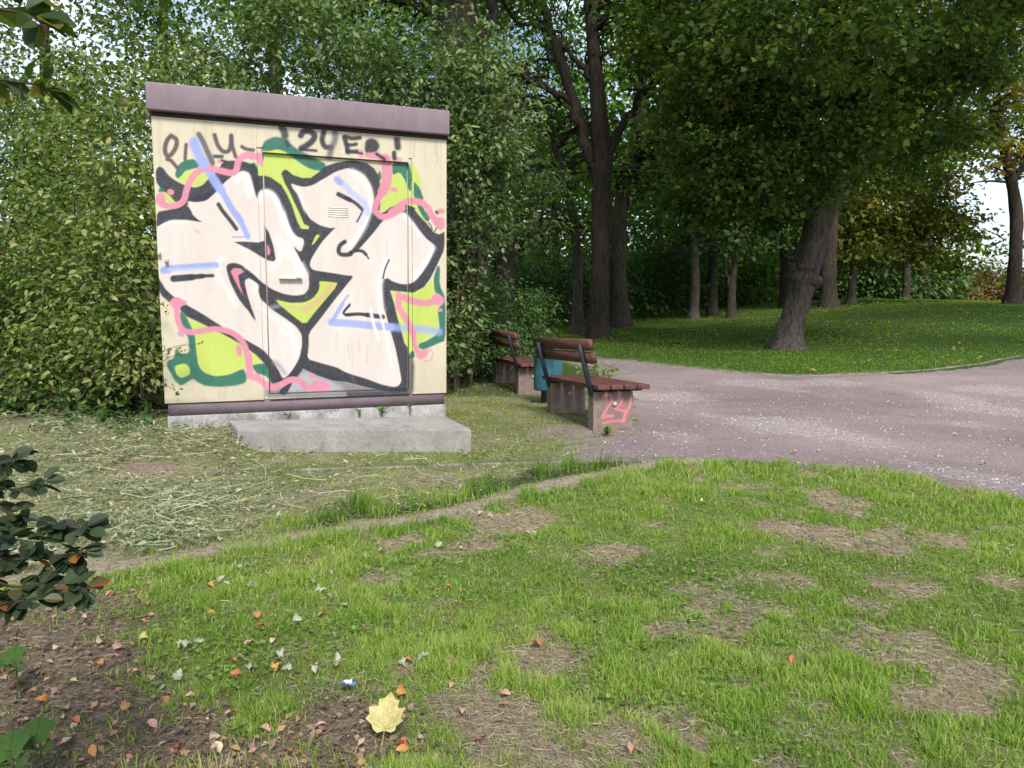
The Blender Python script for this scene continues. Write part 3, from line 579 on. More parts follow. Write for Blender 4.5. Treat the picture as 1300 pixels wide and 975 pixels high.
PAINT += [
 strk('h 250 560 300 600 350 670', 5, lin((150, 150, 165)), 4, .7), strk('i 20 400 30 520', 2, lin((196, 188, 186)), 1.5, .5), strk('i 210 400 200 560', 2, lin((196, 188, 186)), 1.5, .5), strk('i 120 330 120 450', 3, lin((200, 194, 192)), 2, .4), strk('h 850 270 840 470', 3, lin((200, 194, 192)), 2, .4), strk('d 430 200 470 220', 4, lin((190, 184, 200)), 3, .6),
 # black details in the letters
 poly('d 725 560 740 525 800 510 870 530 930 580 975 600 e 0 590 50 620 110 680 105 700 100 720 60 690 0 655 d 960 655 900 680 930 820 975 960 h 40 60 78 178 30 120 0 70 d 900 930 840 850 760 690', BLK),
 poly('d 800 312 900 310 e 0 312 100 318 155 300 155 150 200 220 240 340 265 470 250 500 190 490 100 440 0 380 d 880 352', BLK, .8, 1., False),
 strk('a 655 893 d 692 15 775 120 825 190', 5.2, BLK),
 strk('d 222 665 400 650', 8.5, BLK), strk('d 380 652 500 640', 6.5, BLK), strk('d 480 640 598 635', 4.5, BLK),
 strk('e 925 310 880 345 866 400 895 432 975 430 f 50 412', 5.5, BLK, 1.), strk('f 40 412 110 395 160 403 190 432', 4.2, BLK, 1.), strk('f 185 425 215 470', 2.2, BLK),
 strk('b 865 795 975 850', 6, BLK, 1.), strk('c 0 828 90 880 160 945', 4.5, BLK, 1.), strk('f 165 5 105 120', 2.2, BLK),
 strk('h 975 0 925 70 f 0 960', 1.5, BLK), strk('h 970 15 912 90 975 112', 3.2, BLK, .8), strk('i 0 108 120 100 220 110', 4.6, BLK), strk('i 200 108 350 127', 6, BLK),
 strk('f 412 480 372 570 352 660', 2.2, BLK), poly('e 425 345 470 420 520 520 530 470 500 430', BLK),
 poly('e 180 330 205 370 215 420 185 447', PNK), poly('d 770 595 800 562 870 568 897 600 840 632 860 730 892 825 850 760 800 660', PNK, .8, 1., False),
 # blue
 strk('a 420 310 470 420 520 520', 13, BLU, 3, .95), strk('a 520 500 600 640 680 760', 11, BLU, 2.6, .95), strk('a 670 730 780 930 d 870 120', 8, BLU, 1.2), strk('d 840 60 935 262', 7, BLU, 1.), strk('d 935 262 870 266 790 268', 2.2, BLU),
 strk('d 130 585 180 575', 9.5, BLU, 1.5), strk('d 170 568 400 550 630 535', 8, BLU, 1.8, .95), strk('d 180 580 400 572 620 560', 3, lin((196, 208, 245)), 2, .8),
 strk('b 850 655 930 715 c 40 770 130 840 185 900 200 975', 7.5, lin((184, 198, 240)), 2.4, .9), strk('b 850 655 880 680', 8, BLU, 2), strk('f 190 0 150 140', 5, lin((205, 208, 238)), 2, .7),
 strk('h 905 0 840 110 795 185', 5, BLU, 1.2), strk('e 955 820 850 970', 2.6, BLU), strk('h 800 180 975 190 i 200 205 430 225', 9.5, BLU, 1.8, .95), strk('i 430 225 700 240 880 268', 9.5, BLU, 4, .75),
 strk('i 235 60 260 190 310 340', 4, WHT, 1.6, .9), strk('i 320 80 360 230 400 400 435 600', 3, WHT, 1.4, .8),
 # pink worms
 strk('a 80 860 130 900 240 905 320 860 350 760 380 680 440 600 510 558 600 555 700 580 790 595 830 560 848 480 900 435 975 425 b 30 440 90 440', 8.2, PNK), poly('a 55 810 90 780 130 790 160 850 120 900 70 880', PNK), strk('a 190 775 205 780', 7, PNK), strk('a 660 485 675 488', 5, PNK),
 poly('b 80 390 155 410 155 530 120 530 85 500', PNK, 1.6), poly('a 130 768 180 800 240 870 180 885 140 810', LIME), poly('a 75 775 100 725 135 745 132 780', GRN, 1.5),
 strk('c 130 395 140 430', 7, PNK, 2.4, .9), strk('c 200 425 300 440 370 470', 8, PNK, 1.6), strk('c 370 460 390 560 385 680 350 770', 13, PNK), strk('c 350 760 300 860 275 940 f 290 30 350 75 430 55 540 -10', 8, PNK), strk('c 430 965 500 915 570 865 640 862 720 880 780 930 f 800 40 850 110', 8, PNK), poly('f 760 0 800 40 860 80 930 80 940 170 905 205 850 170 800 90', PNK),
 strk('c 445 750 470 755', 6, PNK, 1.6), strk('f 890 20 910 20', 7, PNK, 1.6), strk('c 480 470 510 470', 5, PNK, 2, .9), strk('f 855 25 865 40', 3, BLK), strk('f 780 130 800 150 818 200', 1.6, BLK), strk('f 860 180 830 225', 1.4, BLK),
 poly('d 175 900 210 850 270 838 310 865 350 880 345 915 300 925 275 960 g 275 60 230 60', PNK), strk('g 252 20 258 130 295 240 380 275 480 265 620 245 760 270 850 330 905 410 930 520 945 620', 7.4, PNK), strk('g 940 500 950 640 h 20 690 90 715', 9, PNK, 1.2), strk('h 80 700 150 765 210 805 290 790 390 735 465 735 530 780 590 815', 8, PNK), poly('h 570 790 640 740 720 735 790 780 770 830 690 850 610 840', PNK, 1.5), strk('h 600 685 620 692', 6, PNK, 1.6), strk('g 845 420 852 480', 7, PNK, 1.4), strk('g 280 290 300 300', 6, lin((205, 130, 190)), 2, .8),
 strk('f 500 820 620 870 750 895 870 868', 8.5, PNK), strk('f 860 850 885 870', 13, PNK), strk('f 500 820 505 930 i 530 80 600 190 640 290', 8, PNK), strk('i 640 270 655 400 690 480', 6, PNK), poly('i 650 430 700 450 800 420 770 500 700 540 665 500', PNK, 1.6, .9), strk('i 800 430 825 480 800 540 740 545', 1.4, PNK, 1.), strk('i 880 60 900 60', 4, PNK, 1.2),
 # writing on the top band
 strk('a 205 240 165 290 145 370 165 430 205 420 250 350 255 280 205 240', 6, BRN, 1.8), strk('a 165 465 205 480 260 545', 5, BRN, 1.6), strk('a 348 325 342 400 338 465', 4.6, BRN, 1.6), strk('a 470 230 510 300 600 500', 7, lin((78, 76, 96)), 2, .9),
 strk('a 430 290 455 380 520 530', 10, BLU, 3, .85),
 strk('a 620 235 650 330 700 390 755 385 775 320 778 240', 5.6, BRN, 1.7), strk('a 782 250 790 340 820 440', 5, BRN, 1.7), strk('a 880 345 920 368 990 378', 4.6, BRN, 1.6), strk('a 620 438 690 440', 5, lin((80, 72, 90)), 1.8), strk('a 690 475 740 492', 3.5, BLK, 1.6),
 strk('b 325 165 345 200 355 240', 9.5, BLK, 3, .95), strk('b 370 290 385 330', 6, BLK, 3, .8), strk('b 505 240 530 205 590 200 635 240 615 290 560 335 510 362', 8, BLK, 2.4), strk('b 500 375 650 385', 4, BLK, 1.6),
 strk('b 725 205 708 280 735 345 790 355', 7, BLK, 2.4), strk('b 830 190 830 280 800 350 775 440', 8, lin((96, 94, 104)), 4, .85), strk('b 920 260 940 330 955 400', 6.5, BLK, 2.2), strk('b 922 252 960 258 c 50 268 128 262', 5.5, BLK, 1.8), strk('c 5 326 50 330 95 322', 4.6, BLK, 1.6), strk('c 10 384 50 390 100 388', 4.5, BLK, 1.6), strk('c 0 395 150 410', 3, BLK, 1.5),
 poly('c 180 290 230 262 290 280 322 340 290 400 172 405', BLK, 2.6), strk('c 290 415 360 468', 4.5, BLK, 1.8), strk('c 482 275 490 350', 8.5, BLK, 3), strk('c 455 405 455 460', 6, BLK, 2),
 strk('c 655 285 648 380 642 455', .8, lin((150, 140, 120)), .8, .7), strk('c 0 218 400 250 940 290', 1.5, lin((190, 178, 150)), 3, .7),
 strk('g 100 940 600 935', 3, lin((178, 162, 128)), 5, .5), strk('h 0 925 150 915', 2.5, lin((170, 155, 125)), 4, .6),
]
_g = np.random.default_rng(21)
for _k in range(26):
    _x = _g.uniform(198, 560); _y0 = 150+(_x-192)*.083; PAINT.append(('S', A_([(_x, _y0), (_x+_g.normal()*.6, _y0+_g.uniform(10, 70))]), _g.uniform(.8, 2.6), lin((120, 104, 84)), 1.6, _g.uniform(.06, .2)))
for _k in range(22):
    _x = _g.uniform(212, 562); _y0 = 512-(_x-208)*.042; PAINT.append(('S', A_([(_x, _y0), (_x+_g.normal()*2, _y0-_g.uniform(3, 22))]), _g.uniform(1.5, 6), lin((122, 108, 84)), 3., _g.uniform(.08, .22)))
for _k in range(16):
    _x = _g.uniform(215, 510); _y0 = _g.uniform(230, 440); PAINT.append(('S', A_([(_x, _y0), (_x+_g.normal()*.5, _y0+_g.uniform(15, 50))]), _g.uniform(.6, 1.6), lin((170, 158, 148)), 1.4, _g.uniform(.1, .3)))
def close(P):
    return np.vstack([P, P[:1]])
def rnd(P):      # one corner-cutting pass keeps the traced corners but softens them
    Q = close(P); a_ = Q[:-1]*.82+Q[1:]*.18; b_ = Q[:-1]*.18+Q[1:]*.82
    return np.stack([a_, b_], 1).reshape(-1, 2)
def paint_at(uv):
    p = app(HPX, uv); C = np.tile(BEIGE, (len(p), 1)); C = C*(.97+.06*fbm(uv[:, 0], uv[:, 1], 3, 5, 3))[:, None]
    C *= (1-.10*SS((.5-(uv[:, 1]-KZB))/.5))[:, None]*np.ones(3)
    for it in PAINT:
        if it[0] == 'P':
            _, P, c, soft, al, sm = it
            P = rnd(P) if sm else P
            lo = P.min(0)-soft*2; hi = P.max(0)+soft*2
            k = np.where(((p > lo) & (p < hi)).all(1))[0]
            if len(k) == 0: continue
            q = p[k]; d = pdist(q[:, 0], q[:, 1], close(P).tolist()); i_ = inpoly(q[:, 0], q[:, 1], P.tolist())
            sd = np.where(i_, -d, d)
        else:
            _, P, w, c, soft, al = it
            if len(P) > 2: P = spline(P, len(P)*4)
            lo = P.min(0)-w-soft*2; hi = P.max(0)+w+soft*2
            k = np.where(((p > lo) & (p < hi)).all(1))[0]
            if len(k) == 0: continue
            q = p[k]; sd = pdist(q[:, 0], q[:, 1], P.tolist())-w*.5
        q = p[k]; a_ = al*SS(.5-sd/(soft*1.5))
        a_ = a_*(1-.07*vn(q[:, 0], q[:, 1], .6, 3))
        C[k] = C[k]*(1-a_[:, None])+c*a_[:, None]
    C = C*(.985+.03*rng.random(len(C)))[:, None]
    return np.clip(C*.77, 0, .9)
kiosk = empty('transformer_kiosk', (KX, KY, 0), KYAW)
tag(kiosk, 'small flat roofed utility kiosk with its front covered in graffiti, behind a concrete step', 'utility kiosk')
def panel(mb, u0, u1, v0, v1, off, thick=.03, step=.0052):
    us = np.linspace(u0, u1, max(2, int((u1-u0)/step)+1)); vs_ = np.linspace(v0, v1, max(2, int((v1-v0)/step)+1))
    Ug, Vg = np.meshgrid(us, vs_); uv = np.column_stack([Ug.ravel(), Vg.ravel()])
    n_, m_ = len(us), len(vs_); ix = np.arange(n_*m_).reshape(m_, n_)
    F = np.stack([ix[:-1, :-1], ix[:-1, 1:], ix[1:, 1:], ix[1:, :-1]], -1).reshape(-1, 4)
    mb.add(np.column_stack([uv[:, 0], np.full(len(uv), -off), uv[:, 1]]), F, col=paint_at(uv))
    # edges of the slab
    for (a0, b0), (a1, b1) in (((u0, v0), (u1, v0)), ((u1, v0), (u1, v1)), ((u1, v1), (u0, v1)), ((u0, v1), (u0, v0))):
        k_ = max(2, int(max(abs(a1-a0), abs(b1-b0))/.02)); tt = np.linspace(0, 1, k_)
        e = np.column_stack([a0+(a1-a0)*tt, b0+(b1-b0)*tt]); cc = paint_at(e)
        V = np.vstack([np.column_stack([e[:, 0], np.full(k_, -off), e[:, 1]]), np.column_stack([e[:, 0], np.full(k_, -off+thick), e[:, 1]])])
        j_ = np.arange(k_-1)[:, None]; mb.add(V, np.hstack([j_+1, j_, j_+k_, j_+k_+1]), col=np.vstack([cc, cc]))
du = app(HUV, [(326, 184), (335, 505), (523, 203), (525, 502), (336, 193), (342, 497), (516, 209), (520, 495)])
FU0, FU1 = (du[0, 0]+du[1, 0])/2, (du[2, 0]+du[3, 0])/2; FV1, FV0 = (du[0, 1]+du[2, 1])/2, KZB+.003
DU0, DU1 = (du[4, 0]+du[5, 0])/2, (du[6, 0]+du[7, 0])/2; DV1, DV0 = (du[4, 1]+du[6, 1])/2, (du[5, 1]+du[7, 1])/2
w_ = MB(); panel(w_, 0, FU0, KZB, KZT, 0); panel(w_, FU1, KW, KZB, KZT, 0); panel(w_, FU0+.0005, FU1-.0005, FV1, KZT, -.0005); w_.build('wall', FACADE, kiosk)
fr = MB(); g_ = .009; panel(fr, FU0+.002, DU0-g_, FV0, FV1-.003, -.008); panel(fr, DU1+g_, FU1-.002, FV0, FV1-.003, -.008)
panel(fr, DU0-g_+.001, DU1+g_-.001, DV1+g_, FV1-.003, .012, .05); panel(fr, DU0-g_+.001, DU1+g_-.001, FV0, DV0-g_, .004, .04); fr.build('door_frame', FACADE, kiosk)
dm = MB(); panel(dm, DU0, DU1, DV0, DV1, -.014); door = dm.build('door', FACADE, kiosk)
hu = app(HUV, [(354.5, 351), (384, 354)])
hm = MB(); box(hm, (hu[0, 0], -.018, hu[1, 1]-.002), (hu[1, 0], .013, hu[1, 1]+.016), .004); box(hm, (hu[1, 0]-.045, -.024, hu[1, 1]+.006), (hu[1, 0]-.012, -.016, hu[1, 1]+.026), .003)
hm.build('handle', HANDLE, door)
vu = app(HUV, [(417, 262), (443, 277)]); vm = MB()
for q in range(5):
    z_ = vu[1, 1]+.012+(vu[0, 1]-vu[1, 1])*q/5; box(vm, (vu[0, 0], .0122, z_-.005), (vu[1, 0], .0139, z_+.004))
vm.build('vent', wornmat('vent_paint', tuple(CREAM*.8), .05, 20, .0003, .5), door)
for q in ((211, 331), (198, 322)):
    u_, v_ = app(HUV, [q])[0]; hk = MB(); box(hk, (max(u_, .01)-.012, -.03, v_-.01), (max(u_, .01)+.012, .002, v_+.012), .003); hk.build('wall_bracket', BOLT, kiosk)
bd = MB(); box(bd, (.004, .032, KZB+.002), (KW-.004, 2.25, KZT)); body = bd.build('side_wall', wornmat('side_render', tuple(BEIGE*.8), .12, 4, .002, .8), kiosk)
bd = MB(); box(bd, (.0, .0, KZT+.001), (KW, 2.25, KZT+.031)); bd.build('soffit', SOFFIT, kiosk)
bd = MB(); box(bd, (-.025, -.053, KZT+.033), (KW+.012, 2.31, KZT+.216), .008); bd.build('roof', FASCIA, kiosk)
bd = MB(); box(bd, (.02, .012, KZB-.095), (KW-.015, 2.24, KZB-.001)); bd.build('plinth', PLINTH, kiosk)
bd = MB(); box(bd, (.012, -.006, -.1), (KW-.002, 2.25, KZB-.097), .006); bd.build('foundation', FOUND, kiosk)

# concrete step: real block with chipped, uneven faces
def block(name, quad, z0, z1, mat, sub=26, amp=.006, parent=None):
    q = A_(quad, float); mb = MB()
    def face(P00, P10, P11, P01, sg, nu, nv):
        u_, v_ = np.meshgrid(np.linspace(0, 1, nu), np.linspace(0, 1, nv))
        P = (P00*(1-u_)[..., None]*(1-v_)[..., None]+P10*u_[..., None]*(1-v_)[..., None]+P11*u_[..., None]*v_[..., None]+P01*(1-u_)[..., None]*v_[..., None])
        P = P.reshape(-1, 3); h_ = (fbm(P[:, 0]*1.3+P[:, 2]*2, P[:, 1]*1.3+P[:, 2]*3, 5, 4, 4)-.5)
        P = P+np.column_stack([h_*amp, h_*amp, h_*amp*1.2])
        ix = np.arange(nu*nv).reshape(nv, nu); F = np.stack([ix[:-1, :-1], ix[:-1, 1:], ix[1:, 1:], ix[1:, :-1]], -1).reshape(-1, 4); mb.add(P, F)
    c = q.mean(0); inn = q+(c-q)*.012
    B = [A_([*p, z0]) for p in q]; T = [A_([*p, z1-.012]) for p in q]; I = [A_([*p, z1]) for p in inn]
    for i in range(4):
        j = (i+1) % 4; face(B[i], B[j], T[j], T[i], 1, sub*2, 8); face(T[i], T[j], I[j], I[i], 1, sub*2, 2)
    face(I[0], I[1], I[2], I[3], 1, sub*2, sub)
    return mb.build(name, mat, parent)
tag(block('concrete_step', SFOOT, -.08, SZ, CONC), 'low weathered concrete step slab in front of the kiosk door', 'step')

# ------------------------------------------------------------------ benches
BA = math.atan2(.27, .98)       # bench runs back and a little to the left
def ped_paint(P, tagged):
    c = np.tile(A_([.225, .165, .145]), (len(P), 1)); c *= (.75+.5*fbm(P[:, 0]*3, P[:, 2]*3+P[:, 1], 6, 5, 3))[:, None]
    c = c*(1-.35*SS((P[:, 2]-.32)/.1)*(fbm(P[:, 0], P[:, 2]*.2, 14, 3, 2) > .5))[:, None]
    if tagged:
        x_ = P[:, 0]/.36*320; z_ = (.42-P[:, 2])/.42*340
        pk = lin((230, 120, 140))
        for L_, w in (([(75, 60), (95, 35), (135, 40), (145, 75), (110, 125), (70, 185), (110, 180), (155, 178)], 20), ([(235, 60), (215, 105), (175, 130), (210, 140), (260, 150)], 17), ([(295, 60), (290, 115), (250, 175), (235, 220)], 20), ([(75, 225), (150, 215), (255, 210)], 14)):
            d = pdist(x_, z_, spline(L_, len(L_)*5).tolist()); a_ = .85*SS(.5-(d-w*.45)/12)*(P[:, 1] < .01)*(.75+.25*vn(x_, z_, .1, 2)); c = c*(1-a_[:, None])+pk*a_[:, None]
        d = np.hypot((x_-250)/60, (z_-290)/40); a_ = .6*SS(1.3-d); c = c*(1-a_[:, None])+A_([.12, .065, .055])*a_[:, None]
    return c
def grid_box(mb, p0, p1, tagged, st=.008):
    x0, y0, z0 = p0; x1, y1, z1 = p1
    def fc(o, a_, b_):
        o, a_, b_ = A_(o), A_(a_), A_(b_); na, nb2 = max(2, int(np.linalg.norm(a_)/st)), max(2, int(np.linalg.norm(b_)/st))
        u_, v_ = np.meshgrid(np.linspace(0, 1, na), np.linspace(0, 1, nb2)); P = (o+u_[..., None]*a_+v_[..., None]*b_).reshape(-1, 3)
        ix = np.arange(na*nb2).reshape(nb2, na); mb.add(P, np.stack([ix[:-1, :-1], ix[:-1, 1:], ix[1:, 1:], ix[1:, :-1]], -1).reshape(-1, 4), col=ped_paint(P, tagged))
    X, Y_, Z_ = x1-x0, y1-y0, z1-z0
    fc((x0, y0, z0), (X, 0, 0), (0, 0, Z_)); fc((x1, y1, z0), (-X, 0, 0), (0, 0, Z_)); fc((x0, y1, z0), (0, -Y_, 0), (0, 0, Z_)); fc((x1, y0, z0), (0, Y_, 0), (0, 0, Z_)); fc((x0, y0, z1), (X, 0, 0), (0, Y_, 0))
def make_bench(tagged):
    b = empty('park_bench')
    for i, y0 in enumerate((0., 1.12)):
        m = MB(); grid_box(m, (0, y0, -.06), (.355, y0+.115, .402), tagged and i == 0)
        p = m.build('pedestal', PEDEST, b)
        if tagged and i == 0: p['label'] = 'near pedestal sprayed with 24 in pink'
        q = MB(); an = np.linspace(0, 6.283, 16, endpoint=False)
        for (r0, yo) in ((.019, -.004), (.019, -.012), (.009, -.017)):
            q.v.append(np.column_stack([.19+r0*np.cos(an), np.full(16, y0+yo), .30+r0*np.sin(an)]))
        q.n = 48; F = []
        for rr in range(2):
            for k_ in range(16): F.append([rr*16+k_, rr*16+(k_+1) % 16, rr*16+16+(k_+1) % 16, rr*16+16+k_])
        q.n = 0; vv = q.v; q.v = []; q.add(np.vstack(vv), F+[list(range(32, 48))]); q.build('bolt', BOLT, b)
    m = MB()
    for k_ in range(4): box(m, (.0+k_*.118, -.10, .425), (.108+k_*.118, 1.40, .465), .006)
    m.build('seat', WOOD, b)
    for y0 in (.03, 1.15):
        m = MB(); box(m, (-.02, y0, .403), (.45, y0+.05, .424)); m.build('seat_rail', STEEL, b)
    for y0 in (.0, 1.14):
        m = MB(); P0, P1 = (-.005, .40), (-.115, .80); t_ = .016
        v = []
        for yy in (y0, y0+.05):
            v += [(P0[0]-t_, yy, P0[1]-.03), (P0[0]+t_, yy, P0[1]-.03), (P1[0]+t_, yy, P1[1]), (P1[0]-t_, yy, P1[1])]
        m.add(v, A_([[0, 1, 2, 3], [7, 6, 5, 4], [0, 4, 5, 1], [1, 5, 6, 2], [2, 6, 7, 3], [3, 7, 4, 0]])); m.build('back_bracket', STEEL, b)
    m = MB(); e1 = A_([-.11, .40]); e1 = e1/np.linalg.norm(e1); e2 = A_([e1[1], -e1[0]])
    for s0 in (.245, .355):
        cc = []
        for (s_, t_) in ((s0, .018), (s0, .055), (s0+.088, .055), (s0+.088, .018)):
            cc.append(A_([-.005, .40])+e1*s_+e2*t_)
        v = [(c_[0], yy, c_[1]) for yy in (-.13, 1.40) for c_ in cc]
        m.add(v, A_([[0, 1, 2, 3], [7, 6, 5, 4], [0, 4, 5, 1], [1, 5, 6, 2], [2, 6, 7, 3], [3, 7, 4, 0]]))
    m.build('backrest', WOOD, b)
    return b
b1 = make_bench(True); b1.location = (.68, 6.10, -.075); b1.rotation_euler = (-.06, 0, BA)
tag(b1, 'nearer park bench, red brown slats on concrete pedestals, pink 24 sprayed on its end', 'bench', 'park benches beside the path')
b2 = make_bench(False); b2.location = (.08, 9.05, float(height(.08, 9.05))-.075); b2.rotation_euler = (-.02, 0, BA)
tag(b2, 'farther park bench in front of the dark bush, beyond the teal litter bin', 'bench', 'park benches beside the path')
# litter bin
bx_, by_ = .345, 8.2
bn = empty('litter_bin', (bx_, by_, float(height(.345, 8.2))), BA); tag(bn, 'teal metal litter bin with flat cap between the two benches', 'litter bin')
m = MB(); an = np.linspace(0, 6.283, 24, endpoint=False)
def lathe(m, prof, cx=0, cy=0, n=24):
    an = np.linspace(0, 6.283185, n, endpoint=False); V = np.concatenate([np.column_stack([cx+r_*np.cos(an), cy+r_*np.sin(an), np.full(n, z_)]) for r_, z_ in prof]); F = []
    for i in range(len(prof)-1):
        for j in range(n): F.append([i*n+j, i*n+(j+1) % n, i*n+n+(j+1) % n, i*n+n+j])
    m.add(V, F+[list(range(n))[::-1]])
lathe(m, [(.085, .15), (.098, .155), (.105, .17), (.107, .35), (.107, .53), (.112, .535), (.112, .55), (.103, .55), (.1, .5), (.09, .2)]); m.build('can', TEAL, bn, True)
m = MB(); box(m, (.085, .06, -.05), (.24, .12, .59), .006); m.build('back_panel', TEAL, bn)
m = MB(); box(m, (-.10, -.09, .655), (.17, .13, .672), .004); box(m, (.10, .05, .58), (.15, .09, .658)); m.build('cap', TEAL, bn)
m = MB(); box(m, (.0, .03, -.05), (.055, .075, .655)); m.build('post', STEEL, bn)

# ------------------------------------------------------------------ trees
def clumps_to_leaves(mb, Cc, per, rad, size, droop=.4, w=.6, flat=.5, detail=False, tone_mu=.5, out=None, r=rng, tone_sd=.22):
    n = len(Cc)*per; c = np.repeat(Cc, per, 0); rr = np.repeat(np.asarray(rad)*np.ones(len(Cc)), per)
    off = r.normal(size=(n, 3))*A_([.55, .55, .55*flat])*rr[:, None]
    P = c+off; D = unit(off*A_([1, 1, .3])+r.normal(size=(n, 3))*rr[:, None]*.45); D[:, 2] -= droop
    N = r.normal(size=(n, 3))*.55; N[:, 2] += 1.
    tn = np.clip(np.repeat(r.normal(tone_mu, .17, len(Cc)), per)+r.normal(0, tone_sd, n), 0, 1)
    leaves(mb, P, size*r.uniform(.45, 1.35, n), D, N, w, .12, tn, detail=detail, droop=.1)
def ell(n, c, rad, r=rng, inner=.35):
    d = unit(r.normal(size=(n, 3))); q = (inner**3+(1-inner**3)*r.random(n))**(1/3.)
    P = A_(c)+d*q[:, None]*A_(rad)
    if not GAPS: return P
    f = 2.6/max(rad); k0 = int(r.integers(1000))
    g = vn(P[:, 0]*f+P[:, 1]*f*.6, P[:, 2]*f*1.4+P[:, 1]*f*.8, 1., k0)*.65+vn(P[:, 0]*f, P[:, 2]*f*1.4, 2.3, k0+1)*.35
    return P[g > np.quantile(g, GAPS)]
GAPS = .30
def limb_pts(P, n, wob, r):
    Q = spline(P, n); Q[1:-1, :3] += r.normal(size=(n-2, 3))*wob; return Q
TREES = []
def burl(tb, c, r_, sd):
    n_, m_ = 14, 9; V = []
    for j in range(m_):
        th = math.pi*j/(m_-1)
        for i in range(n_):
            ph = 6.28318*i/n_; V.append([math.sin(th)*math.cos(ph), math.sin(th)*math.sin(ph), math.cos(th)*.85])
    V = A_(V); q = r_*(.75+.5*vn(V[:, 0]*2+V[:, 2]*1.3, V[:, 1]*2+V[:, 2], 1.2, sd)); F = [[j*n_+i, j*n_+(i+1) % n_, (j+1)*n_+(i+1) % n_, (j+1)*n_+i] for j in range(m_-1) for i in range(n_)]
    tb.add(A_(c)+V*q[:, None], F)
def tree(name, label, Y, trunk, limbs, crowns, leafm, bark, lsize, per, crad, seed=0, sides=14, rough=.1, group=None, cat='tree', twigs=True, flare=1.5, tone=.5, flat=.5, prune=None, w=.62, droop=.4, burls=()):
    """trunk/limbs: lists of (px, py, radius[, dy]); crowns: (px, py, dy, rx, ry, rz, nclumps)"""
    r = np.random.default_rng(seed+100)
    root = at(trunk[0][0], trunk[0][1], Y); zg = float(height(root[0], root[1])); root = A_([root[0], root[1], zg])
    e = empty(name, tuple(root)); tag(e, label, cat, group)
    tb = MB(); nodes = []
    def pts(L):
        return A_([[*at(q[0], q[1], Y+(q[3] if len(q) > 3 else 0)), q[2]] for q in L])
    T = pts(trunk); T[0, 2] = zg-.15
    n = max(8, len(T)*7); S_ = spline(T, n); S_[:, 3] = np.maximum(S_[:, 3], .02)
    hgt = S_[:, 2]-zg; S_[:, 3] *= 1+(flare-1)*np.exp(-np.maximum(hgt, 0)/.28)
    tube(tb, S_[:, :3]-root, S_[:, 3], sides, rough, seed); nodes.append(S_[n//2:])
    for L in limbs:
        Q = limb_pts(pts(L), len(L)*5, .035, r); Q[:, 3] = np.maximum(Q[:, 3], .012); tube(tb, Q[:, :3]-root, Q[:, 3], 8, .12, seed+1); nodes.append(Q[3:])
    Cc = []
    for (cx, cy, dy, rx, ry, rz, k_) in crowns: Cc.append(ell(k_, at(cx, cy, Y+dy), (rx, ry, rz), r))
    Cc = np.concatenate(Cc)
    if prune is not None: Cc = Cc[prune(Cc, r)]
    nd = np.concatenate(nodes)
    if twigs:
        for c in Cc[::max(1, len(Cc)//170)]:
            d = np.linalg.norm(nd[:, :3]-c, axis=1)+np.maximum(nd[:, 2]-c[2], 0)*1.5; b_ = nd[np.argmin(d)]
            if d.min() > 7: continue
            mid = (b_[:3]+c)/2+r.normal(size=3)*.12*np.linalg.norm(c-b_[:3])*.6; mid[2] += .12*np.linalg.norm(c-b_[:3])
            Q = spline(A_([b_[:3], mid, c]), 7); tube(tb, Q-root, np.linspace(min(b_[3]*.5, .055), .008, 7), 5)
    for q in burls: burl(tb, at(q[0], q[1], Y+q[3])-root, q[2], int(q[0]))
    tb.build('trunk', bark, e, True)
    cb = MB(); clumps_to_leaves(cb, Cc-root, per, crad, lsize, w=w, flat=flat, r=r, tone_mu=tone, droop=droop); cb.build('crown', leafm, e)
    return e
def shrub(name, label, base, crowns, leafm, lsize, per, crad, seed, nst=14, w=.5, cat='shrub', group=None, detail=True, droop=.3, flat=.7, tone=.5, clear=None, stem_r=.014, inner=.35):
    r = np.random.default_rng(seed+500); base = A_([base[0], base[1], float(height(base[0], base[1]))]); e = empty(name, tuple(base)); tag(e, label, cat, group)
    Cc = np.concatenate([ell(k_, (a_, b_, c_), (rx, ry, rz), r, inner) for (a_, b_, c_, rx, ry, rz, k_) in crowns])
    Cc = Cc[Cc[:, 2] > .12]
    if clear is not None: Cc = Cc[clear(Cc)]
    tb = MB()
    for k_ in range(nst):
        c = Cc[r.integers(len(Cc))]; s = A_([base[0]+r.normal()*.25*crowns[0][3], base[1]+r.normal()*.25*crowns[0][4], base[2]-.05])
        s[:2] = s[:2]*.5+c[:2]*.5 if k_ % 2 else s[:2]
        mid = s*.45+c*.55; mid[2] += .15; mid[:2] = mid[:2]*.6+s[:2]*.4
        Q = spline(A_([s, mid, c]), 10); Q[1:-1] += r.normal(size=(8, 3))*.015; tube(tb, Q-base, np.linspace(stem_r, .003, 10), 5)
    for c in Cc[::2]:
        d = r.normal(size=3); d[2] = -abs(d[2])-.4; d = unit(d)*r.uniform(.15, .4); Q = spline(A_([c+d, c+d*.4+r.normal(size=3)*.03, c]), 5); tube(tb, Q-base, np.linspace(.005, .002, 5), 3)
    tb.build('stems', TWIG, e, True)
    cb = MB(); clumps_to_leaves(cb, Cc-base, per, crad, lsize, w=w, flat=flat, r=r, detail=detail, droop=droop, tone_mu=tone); cb.build('foliage', leafm, e)
    return e
def nokiosk(Cc):
    rel = Cc[:, :2]-A_([KX, KY]); u_ = rel@kd; o_ = rel@kn
    inside = (u_ > -.10) & (u_ < KW+.12) & (o_ > -2.45) & (o_ < .12) & (Cc[:, 2] < KZT+.35)
    infront = (u_ > -.02) & (u_ < KW+.1) & (o_ > -.05)
    return ~(inside | infront)

